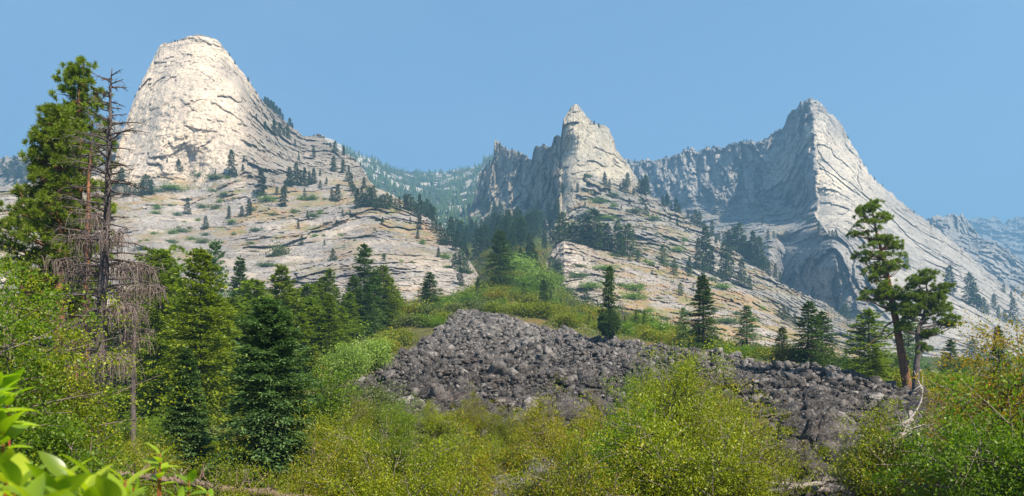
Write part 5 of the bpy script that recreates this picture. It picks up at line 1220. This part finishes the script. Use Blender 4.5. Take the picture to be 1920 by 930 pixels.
dead_tree([(190, 825), (191, 700), (192, 560), (196, 420), (200, 300), (204, 210), (210, 128)], 20.5, 0.175, [(140, 260, 30, 30, -0.05), (230, 420, 44, 78, 0.12), (400, 560, 26, 95, 0.25), (560, 720, 18, 70, 0.4)],
    [(262, 462, 30, 120), (235, 505, 44, 240), (283, 545, 28, 150), (150, 455, 34, 170), (128, 515, 34, 160), (160, 590, 34, 160), (118, 612, 30, 130), (255, 590, 36, 220), (245, 685, 42, 260), (232, 435, 28, 110), (105, 500, 26, 110), (165, 690, 30, 110), (270, 630, 30, 140), (215, 555, 34, 180), (140, 650, 30, 120), (225, 640, 30, 140)], 'tall dead tree with bare dark limbs above and hanging grey twigs below', 31)
dead_tree([(158, 810), (160, 600), (162, 420), (170, 330), (172, 258)], 23.5, 0.13, [(280, 520, 22, 60, 0.2)], [], 'shorter reddish dead snag between the tallest pine and the dead tree', 33, M_bark_red)
dead_tree([(250, 760), (252, 640), (256, 560)], 30, 0.12, [(560, 740, 14, 40, 0.3)], [(256, 600, 20, 50)], 'short dead trunk in the shade right of the tall dead tree', 34)
dead_tree([(757, 392), (757, 380), (756, 365)], 118, 0.12, [], [], 'bare broken grey snag left of the lone conifer above the boulders', 35) if False else None
for i, (px, Y, tip, lab) in enumerate([(785, 118, 540, 'thin bare snag just left of the lone conifer above the boulders'), (735, 104, 535, 'thin bare snag right of the conifer clump at the boulders'), (1167, 132, 560, 'thin bare snag behind the globe footed tree')]):
    g_ = ground_at(px, Y); r0 = HORIZON - (g_.z - CAM_Z) / Y * F
    dead_tree([(px, r0), (px + 1, (r0 + tip) / 2), (px - 1, tip)], Y, 0.14, [(tip + 5, r0 - 10, 26, 14, 0.2)], [], lab, 60 + i)
# ------------------------------------------------------------------ the shrub thicket
NSH = [mk_shrub(30 + i, 2.6, 2.9, m, 30000, 0.047, nstem=24) for i, m in enumerate([M_leaf_a, M_leaf_b, M_leaf_a, M_leaf_c])]
NSH_OPEN = [mk_shrub(40 + i, 3.2, 3.0, m, 19000, 0.047, nstem=16, lw=0.6) for i, m in enumerate([M_leaf_c, M_leaf_b])]
def bush(kinds, px, Y, tip, label, name='shrub', group=None, width=1.0):
    return grow(kinds, px, Y, tip, label, group, name, 'shrub', width)
TOPS = ([-200, 0, 90, 150, 200, 330, 430, 540, 590, 660, 760, 900, 1000, 1200, 1215, 1300, 1360, 1470, 1490, 1570, 1590, 1700, 1720, 1800, 1815, 1920, 2100],
        [800, 800, 800, 800, 815, 810, 800, 790, 748, 755, 760, 762, 765, 758, 700, 680, 720, 735, 860, 875, 770, 765, 850, 850, 700, 640, 620])
def thicket():
    # three staggered rows; the label tells the row, the look and the nearest landmark
    marks = [(60, 'the left edge'), (260, 'the fallen log'), (350, 'the small tiered spruce'), (505, 'the big spruce'), (640, 'the corner of the boulders'), (800, 'the left boulder slope'), (955, 'the pale speckled rock'), (1100, 'the large rounded boulder'), (1290, 'the tall olive shrub'), (1430, 'the autumn shrub'), (1650, 'the bleached wood'), (1760, 'the rusty shrub'), (1880, 'the right edge')]
    spots = []
    for row_, (Ya, Yb, st, drop) in enumerate([(27, 33, 62, 0), (18.5, 23, 78, 30), (12.5, 15, 100, 95)]):
        px = -60 + 20 * row_
        while px < 1990:
            Y = Ya + (Yb - Ya) * rng.random(); tip = np.interp(px, *TOPS) + drop * (0.4 + 0.6 * rng.random()) + 16 * rng.normal() - 6
            ok = not (1370 < px < 1600 and row_ > 0) and not (1680 < px < 1800 and row_ > 0) and not (1580 < px < 1800 and row_ == 0) and not (1400 < px < 1600 and row_ == 0)
            if row_ < 1 and px > 1300: ok = False
            if px > 1690 and row_ == 1: ok = False
            if 315 < px < 390 and row_ >= 1: tip = max(tip, 880); 
            if 430 < px < 580 and row_ >= 1: tip = max(tip, 880)
            if 160 < px < 320 and row_ == 2: tip = max(tip, 900)
            if abs(px - 955) < 60 and row_ == 2: tip = 895
            if 100 < px < 200: tip = max(tip, 790)
            if ok and tip < 925: spots.append((row_, px, Y, tip))
            px += st * (0.8 + 0.4 * rng.random())
    rows = ['back row', 'middle row', 'front row']; seen = {}
    for r_, px, Y, tip in spots:
        i = min(range(len(marks)), key=lambda k: abs(marks[k][0] - px)); side = 'left of' if px < marks[i][0] else 'right of'
        if marks[i][0] in (60,): side = 'near'
        if marks[i][0] in (1880,): side = 'near'
        kinds = NSH if px < 1250 else NSH + NSH_OPEN
        k = kinds[(int(px) * 13 + r_) % len(kinds)]
        look = {M_leaf_a.name: 'yellow green', M_leaf_b.name: 'fresh green', M_leaf_c.name: 'yellowing'}[k.bm.materials[0].name]
        hsz = 'low' if tip > 850 else ('middling' if tip > 800 else 'tall')
        key = '%s %s shrub %s %s, %s' % (hsz, look, side, marks[i][1], rows[r_]); seen[key] = seen.get(key, 0) + 1
        g_ = ground_at(px, Y); h = CAM_Z + (HORIZON - tip) / F * Y - g_.z
        if h < 0.5: continue
        o = place(k, 'shrub', (g_.x, g_.y, g_.z - 0.05), h, key, 'shrub', 'leafy shrubs of the thicket', width=min(1.6, max(0.8, 1.6 / h)) if h < 2.2 else 0.85)
        SHR.append(o)
    for key, n in seen.items():
        if n > 1:
            same = [o for o in SHR if o['label'] == key]; same.sort(key=lambda o: o.location.x / o.location.y)
            for i, o in enumerate(same): o['label'] = key.replace('leafy shrub', 'leafy shrub (%s)' % (['left', 'right'][i] if n == 2 else ORD[i] + ' of ' + ['two', 'three', 'four', 'five', 'six'][min(n, 6) - 2])).replace('(', '').replace(')', '') if False else key + ', ' + (['left one', 'right one'][i] if n == 2 else ORD[i] + ' from the left')
SHR = []
thicket()
def hero_shrub(px, Y, tip, wpx, mat, n, leaf, label, seed, nstem=24, name='shrub', twig=1.0, lw=0.6):
    g_ = ground_at(px, Y); H = CAM_Z + (HORIZON - tip) / F * Y - g_.z
    S, Lf = shrub(H, wpx / F * Y, nstem=nstem, nleaf=n, leaf=leaf, rseed=seed, twig=twig, lw=lw)
    o = empty(name, (g_.x, g_.y, g_.z - 0.05)); tag(o, label, 'shrub')
    obj('stems', S.mesh('stems', M_stem), o); obj('foliage', Lf.mesh('foliage', mat), o)
hero_shrub(1262, 18.5, 664, 150, M_leaf_a, 52000, 0.047, 'tall olive green shrub, the highest in front of the boulder slope', 201)
hero_shrub(1180, 15.0, 762, 140, M_leaf_b, 42000, 0.042, 'dense dark green shrub at the foot of the tall olive one', 202)
hero_shrub(1412, 17.0, 716, 85, M_leaf_c, 17000, 0.042, 'airy shrub with yellow leaves and bare stems right of the tall olive one', 203, 20)
hero_shrub(1648, 15.5, 748, 95, M_leaf_a, 18000, 0.047, 'loose yellow green shrub in front of the bleached wood', 204, 20)
hero_shrub(1752, 15.0, 850, 110, M_leaf_o, 12000, 0.042, 'low rusty and yellow shrub between the bleached wood and the right edge', 205, 14)
hero_shrub(1912, 14.5, 596, 125, M_leaf_o, 44000, 0.048, 'tall autumn tinted shrub filling the right edge', 206, 30)
hero_shrub(1820, 17.0, 668, 55, M_leaf_o, 15000, 0.042, 'slim yellowing shrub just left of the tall one at the right edge', 207, 14)
hero_shrub(15, 12.5, 508, 165, M_leaf_a, 62000, 0.05, 'tall alder like shrub filling the left edge under the big pines', 208, 34)
hero_shrub(-70, 11.0, 560, 200, M_leaf_b, 50000, 0.05, 'leafy green shrub cut by the left edge of the picture', 209, 24)
hero_shrub(112, 13.5, 720, 90, M_leaf_b, 22000, 0.05, 'sparse twiggy shrub in front of the foot of the big pines', 210, 18)
hero_shrub(150, 11.5, 800, 200, M_leaf_b, 18000, 0.047, 'low fresh green shrub behind the close branch', 211, 20)
hero_shrub(262, 17.5, 812, 130, M_leaf_c, 22000, 0.042, 'low rounded yellow shrub left of the small tiered spruce', 212, 18)
hero_shrub(612, 32.0, 688, 110, M_leaf_b, 16000, 0.09, 'pale olive shrub in front of the willows, right of the big spruce', 213, 20)
hero_shrub(706, 33.0, 696, 66, M_leaf_dull, 9000, 0.08, 'dull grey green shrub standing against the left of the boulder slope', 214, 14)
hero_shrub(650, 58.0, 640, 62, M_leaf_w, 12000, 0.14, 'pale bright willow at the left side of the boulders', 215, 20)
hero_shrub(700, 62.0, 628, 58, M_leaf_w, 11000, 0.14, 'second pale willow, right of its twin at the left side of the boulders', 216, 20)
# willows and brush in the gully
hero_shrub(975, 220, 490, 62, M_leaf_w, 9000, 0.6, 'broad pale willow in the gully, left and upper one', 220, 20)
hero_shrub(1005, 190, 512, 60, M_leaf_w, 9000, 0.55, 'broad pale willow in the gully, right and lower one', 221, 20)
hero_shrub(955, 200, 535, 40, M_leaf_w, 6000, 0.5, 'small pale willow at the foot of the broad ones in the gully', 222, 16)

# brush: shrubs on the ground above the boulder slope
def brush(n, pa, pb, ya, yb, group, where, kinds, hm=(1.6, 3.2), seed=1):
    r = np.random.default_rng(seed); it = []
    for i in range(n * 3):
        px = pa + (pb - pa) * r.random(); Y = ya + (yb - ya) * r.random()
        if float(talus_mask(px, Y)) > 0.1: continue
        it.append((px, Y))
        if len(it) >= n: break
    it.sort(); looks = {M_leaf_a.name: 'yellow green', M_leaf_b.name: 'fresh green', M_leaf_c.name: 'yellowing', M_leaf_dull.name: 'dull green', M_leaf_d.name: 'rust coloured'}
    cnt = {}; recs = []
    for px, Y in it:
        k = kinds[r.integers(0, len(kinds))]; look = looks[k.bm.materials[0].name]; g_ = ground_at(px, Y); h = hm[0] + (hm[1] - hm[0]) * r.random() ** 1.5
        depth = 'near' if Y < ya + (yb - ya) * 0.35 else ('far' if Y > ya + (yb - ya) * 0.7 else 'mid')
        o = place(k, 'shrub', (g_.x, g_.y, g_.z - 0.1), h, '', 'shrub', group, width=0.9 + 0.5 * r.random())
        cnt[(look, depth)] = cnt.get((look, depth), 0) + 1; recs.append((o, look, depth, cnt[(look, depth)] - 1))
    for o, look, depth, i in recs:
        n_ = cnt[(look, depth)]; od = ('only one' if n_ == 1 else ordinal(i, n_)) if n_ < 58 else ORD[i % 30]
        o['label'] = '%s shrub %s, %s, %s' % (look, where, depth, od)
brush(40, 860, 1110, 118, 170, 'brush at the head of the boulder slope', 'at the talus head', MSH[:4] + MSH[1:3], seed=1)
brush(50, 885, 1050, 165, 330, 'brush up the gully', 'in the gully', [MSH[0], MSH[1], MSH[2]], (2.2, 4.0), seed=2)
brush(46, 1040, 1300, 96, 160, 'brush right of the globe footed tree', 'left of the tall dark fir', MSH[:4] + MSH[1:3], (1.4, 3.0), seed=3)
brush(40, 1290, 1560, 72, 125, 'brush along the crest by the firs', 'along the crest by the firs', MSH, (1.0, 2.2), seed=4)
brush(34, 1560, 1900, 60, 125, 'brush along the crest by the old pines', 'by the old pines', MSH[:4], (1.0, 2.4), seed=5)
brush(26, 640, 880, 100, 165, 'brush between slab and boulders', 'under the great slab', MSH[:4], (1.4, 3.0), seed=6)
brush(26, 420, 660, 55, 100, 'brush in the left wood', 'behind the big spruce', MSH[:3], (1.2, 2.6), seed=7)
brush(22, 700, 870, 72, 118, 'brush left of the boulder crest', 'left of the boulder crest', MSH[:4], (0.9, 2.0), seed=9)
brush(12, 205, 420, 30, 44, 'brush under the tall firs', 'in the shade under the tall firs', [MSH[0], MSH[3]], (0.8, 1.6), seed=8)

# ------------------------------------------------------------------ fallen wood
def log_obj(name, p0, p1, r0, r1, label, mat, seed, branches=10, cat='log', up=1.0):
    r = np.random.default_rng(seed); T = MB(); p0 = np.array(p0); p1 = np.array(p1); L = np.linalg.norm(p1 - p0); q = np.linspace(0, 1, 12)
    P = p0 + (p1 - p0) * q[:, None]; P[1:-1] += r.normal(size=(10, 3)) * 0.012 * L
    T.tube(P, r0 + (r1 - r0) * q, 9, wob=0.07); T.v = [v - p0 for v in T.v]
    o = empty(name, p0); tag(o, label, cat); obj('trunk', T.mesh('trunk', mat), o)
    for i in range(branches):
        j = r.integers(1, 11); b = P[j]; l = (0.25 + 0.5 * r.random()) * up; d = r.normal(size=3); d[2] = abs(d[2]) + 0.5; d /= np.linalg.norm(d); e = b + d * l
        Bm = MB(); Bm.tube(np.array([b, (b + e) / 2 + r.normal(size=3) * .06 * l, e]), [0.018, 0.011, 0.004], 4); Bm.v = [v - p0 for v in Bm.v]
        obj('branch_stub', Bm.mesh('branch_stub', mat), o)
M_log = bark_mat('weathered_log', (0.06, 0.04, 0.03), (0.24, 0.17, 0.13), (0.14, 0.09, 0.07), 1.6)
log_obj('fallen_log', world_pt(215, 888, 11.6), world_pt(600, 940, 13.6), 0.055, 0.09, 'fallen weathered log with broken stubs lying below the big spruce', M_log, 1, 44, up=0.7)
M_bark_grey_wood = bark_mat('grey_wood', (0.12, 0.10, 0.09), (0.30, 0.26, 0.235), (0.20, 0.165, 0.145), 2.0)
log_obj('fallen_log', world_pt(1430, 905, 15.2), world_pt(1600, 925, 15.8), 0.05, 0.10, 'bleached log at the bottom, under the large brown boulder', M_bark_grey_wood, 2, 24, up=0.4)
log_obj('fallen_log', world_pt(1440, 920, 14.4), world_pt(1570, 900, 15.8), 0.03, 0.06, 'thinner bleached pole crossing the log at the bottom', M_bark_grey_wood, 3, 14, up=0.6)
log_obj('fallen_log', world_pt(1650, 872, 21), world_pt(1708, 772, 25.5), 0.15, 0.07, 'broken pale trunk leaning up through the bleached branches', M_bark_grey_wood, 4, 14, up=1.4)
def curve_branch(pxs, Y, r0, label, seed, n=6):
    T = MB(); r = np.random.default_rng(seed); P = np.array([world_pt(a, b, Y + c) for a, b, c in pxs]); t = np.linspace(0, 1, len(P)); q = np.linspace(0, 1, 14)
    C2 = np.stack([np.interp(q, t, P[:, k]) for k in range(3)], 1)
    for _ in range(2): C2[1:-1] = (C2[:-2] + C2[1:-1] * 2 + C2[2:]) / 4
    T.tube(C2, r0 * (1 - 0.85 * q), 6)
    for i in range(n):
        j = r.integers(4, 13); b = C2[j]; l = 0.3 + 0.6 * r.random(); d = unit(r.normal(size=3)); e = b + d * l
        T.tube(np.array([b, (b + e) / 2 + r.normal(size=3) * .08 * l, e]), [r0 * .4, r0 * .25, r0 * .1], 3)
    f = P[0].copy(); T.v = [v - f for v in T.v]
    tag(obj('dead_branch', T.mesh('dead_branch', M_bark_pale), None, f), label, 'branch')
curve_branch([(1692, 800, 0), (1715, 775, 0), (1730, 748, 0), (1730, 700, .3)], 25, 0.055, 'long curved bleached branch rising above the wood pile', 5, 3)
curve_branch([(1700, 830, 0), (1760, 832, 0), (1800, 836, 0)], 24, 0.04, 'bleached branch lying level across the pile', 6, 8)
curve_branch([(1790, 790, 0), (1740, 820, 0), (1722, 870, 0)], 23, 0.035, 'bleached branch pointing down at the right of the pile', 7, 10)
curve_branch([(1545, 776, 0), (1580, 772, 0), (1600, 795, 0)], 26, 0.04, 'bleached branch at the far left of the pile', 8, 6)
curve_branch([(1690, 810, 0), (1750, 790, 0), (1790, 815, .5)], 24.5, 0.03, 'thin forked bleached branch in the middle of the pile', 9, 16)
curve_branch([(1710, 850, 0), (1750, 812, 0), (1735, 790, 0)], 23.5, 0.03, 'tangled bleached branch at the front of the pile', 10, 18)
curve_branch([(1660, 850, 0), (1700, 815, 0), (1745, 800, 0)], 23.8, 0.035, 'bleached branch crossing behind the leaning trunk', 11, 14)

# ------------------------------------------------------------------ the leafy branches close to the camera
def leaf_mesh_pts(base, d, up, L, W):
    """a curved, folded, pointed leaf of 2 x 8 quads"""
    d = d / np.linalg.norm(d); side = np.cross(up, d); side /= np.linalg.norm(side); n = np.cross(d, side)
    t = np.linspace(0, 1, 9); w = W * np.sin(np.pi * np.clip(t, 0, 1) ** 0.8) ** 0.8 * 0.5; w[0] = W * 0.03; w[-1] = 0.0005
    bend = -0.28 * L * t ** 2
    mid = base + d * (L * t)[:, None] + n * bend[:, None]
    v = np.stack([mid - side * w[:, None] + n * (w * 0.35)[:, None], mid, mid + side * w[:, None] + n * (w * 0.35)[:, None]], 1).reshape(-1, 3)
    i = np.arange(8)[:, None] * 3
    q = np.concatenate([i + np.array([0, 1, 4, 3]), i + np.array([1, 2, 5, 4])])
    return v, q
M_leaf_close = leaf_mat('close_broad_leaves', [(0.15, 0.24, 0.010), (0.22, 0.32, 0.015), (0.28, 0.36, 0.02), (0.12, 0.20, 0.010)], 0.5, 0.35, 0.5, tcol=(1.5, 1.6, 0.3))
M_redstem = bark_mat('red_stem', (0.20, 0.03, 0.015), (0.35, 0.07, 0.03), (0.25, 0.10, 0.04), 8)
def close_branch(whorls, Lr, label, seed, Y0):
    r = np.random.default_rng(seed); S = MB(); Lf = MB()
    foot = np.array(world_pt(whorls[0][0], 1500, Y0 + 0.25)); foot[2] = 0.05
    for px, py, Y, n in whorls:
        c = np.array(world_pt(px, py, Y)); f = foot + r.normal(size=3) * np.array([.04, .04, 0])
        m = (c * 0.6 + f * 0.4) + r.normal(size=3) * 0.05
        S.tube(np.array([f, (f + m) / 2, m, (m + c) / 2 + r.normal(size=3) * .01, c]), [0.010, 0.008, 0.006, 0.004, 0.003], 5)
        for i in range(n):
            az = i * 2.4 + r.random() * 0.6; el = 0.3 + 0.95 * (i / max(n, 1))
            d = np.array([math.cos(az) * math.cos(el), math.sin(az) * math.cos(el), math.sin(el)])
            L = Lr * (0.75 + 0.5 * r.random()); bp = c - np.array([0, 0, 0.03]) * (1 - i / n) * 2
            v, q = leaf_mesh_pts(bp, d, np.array([0, 0, 1.0]) + r.normal(size=3) * 0.25, L, L * 0.46); Lf.add(v, q=q)
    o = empty('leafy_branch', foot); tag(o, label, 'branch')
    for b in (S, Lf): b.v = [v - foot for v in b.v]
    obj('stems', S.mesh('stems', M_redstem), o); me = Lf.mesh('leaves', M_leaf_close, True); obj('leaves', me, o)
close_branch([(30, 905, 1.25, 8), (95, 925, 1.2, 8), (-20, 950, 1.15, 8), (165, 920, 1.35, 9), (60, 950, 1.1, 8), (215, 945, 1.3, 8), (130, 965, 1.15, 8), (180, 900, 1.45, 5), (10, 870, 1.5, 6), (235, 900, 1.7, 5), (120, 890, 1.6, 5)], 0.075, 'blurred cluster of broad bright leaves close up in the lower left corner', 3, 1.3)
close_branch([(-15, 760, 1.9, 9), (-30, 700, 2.0, 8), (5, 800, 1.9, 8), (-40, 730, 1.8, 8), (12, 735, 2.1, 6)], 0.09, 'bright leafy branch reaching in from the left edge', 4, 2.0)
close_branch([(300, 850, 2.8, 5), (298, 880, 2.8, 5), (355, 900, 2.8, 6), (250, 915, 2.6, 6), (330, 925, 2.7, 6), (390, 925, 3.0, 5)], 0.07, 'thin red stemmed sprig with few leaves in front of the fallen log', 5, 2.8)

# ------------------------------------------------------------------ low growth covering the soil between the shrubs
def ground_cover():
    r = np.random.default_rng(77); n = 14000
    Y = 52 + 560 * r.random(n) ** 1.35; px = 380 + 1540 * r.random(n)
    ok = (talus_mask(px, Y) < 0.08) & (r.random(n) < np.clip(Y / 260, 0.25, 1)); Y, px = Y[ok], px[ok]
    x, y, z = ground_pxY(px, Y); per = 22; m = len(Y)
    sz = (0.5 + 0.7 * r.random(m)) * (0.6 + Y / 260)
    pos = np.repeat(np.stack([x, y, z], 1), per, 0) + r.normal(size=(m * per, 3)) * np.repeat(sz, per)[:, None] * np.array([0.9, 0.9, 0.22]) + np.array([0, 0, 0.2]) * np.repeat(sz, per)[:, None]
    L = np.repeat(0.10 + 0.0016 * Y, per) * (0.7 + 0.7 * r.random(m * per))
    B = MB(); B.leaves(pos, unit(r.normal(size=(m * per, 3)) + np.array([0, 0, 0.8])), r.normal(size=(m * per, 3)), L, L * 0.55)
    me = B.mesh('undergrowth', M_leaf_b); me.materials.append(M_leaf_c); me.materials.append(M_leaf_dull); me.materials.append(M_leaf_d)
    zone_ = fbm(px / 50, Y / 12, 0 * px, 3); k = np.where(zone_ > 0.25, 1, np.where(zone_ < -0.25, 2, 0)); k = np.where(r.random(m) < 0.08, 3, k)
    me.polygons.foreach_set('material_index', np.repeat(k, per).astype(np.int32))
    tag(obj('undergrowth', me), 'low brush and dry grass covering the soil between slabs and boulders', 'undergrowth', kind='stuff')
ground_cover()

# ------------------------------------------------------------------ past 300 of a kind: the largest stay things of their own, the rest become one mass
def finish():
    ang = {r[0].name: r[4] for r in REG}
    bpy.context.view_layer.update()
    gone = set()
    for cat, keep_n, nm, lab in (('conifer', 292, 'distant_trees', 'tiny far off conifers scattered over cliffs and gully, too small to tell apart'), ('shrub', 292, 'scrub', 'tiny far off shrubs dotted over slabs and slopes, too small to tell apart')):
        al = [o for o in COL.objects if o.get('category') == cat]
        def size(o):
            k = max(c.dimensions.z for c in o.children); return k * o.scale.z / max(o.location.y, 5)
        al.sort(key=size, reverse=True)
        V = []; Q = []; mats = []; mi = []; nv = 0
        for o in al[keep_n:]:
            M = np.array(o.matrix_world)
            for c in o.children:
                me = c.data; n = len(me.vertices); a = np.empty(n * 3, np.float32); me.vertices.foreach_get('co', a); a = a.reshape(-1, 3)
                li = np.empty(len(me.loops), np.int32); me.loops.foreach_get('vertex_index', li)
                if len(me.loops) != 4 * len(me.polygons): continue
                V.append(a @ M[:3, :3].T + M[:3, 3]); Q.append(li.reshape(-1, 4) + nv); nv += n
                m = me.materials[0]
                if m not in mats: mats.append(m)
                mi.append(np.full(len(me.polygons), mats.index(m)))
            gone.add(o.name)
        if V:
            tag(obj(nm, mesh_np(nm, np.concatenate(V), np.concatenate(Q), mat_ids=np.concatenate(mi), mats=mats)), lab, nm.replace('_', ' '), kind='stuff')
        for o in al[keep_n:]:
            for c in list(o.children): bpy.data.objects.remove(c)
            bpy.data.objects.remove(o)
        print(cat, len(al))
    groups = {}
    for o, what, where, px, a in REG:
        try: nm = o.name
        except ReferenceError: continue
        groups.setdefault((where, what.split(' ', 1)[1]), []).append((px, o, what))
    for (where, w), L in groups.items():
        L.sort(key=lambda t: t[0])
        for i, (px, o, what) in enumerate(L):
            o['label'] = '%s %s, %s' % (what, where, ordinal(i, len(L))) if len(L) > 1 else '%s %s' % (what, where)
finish()
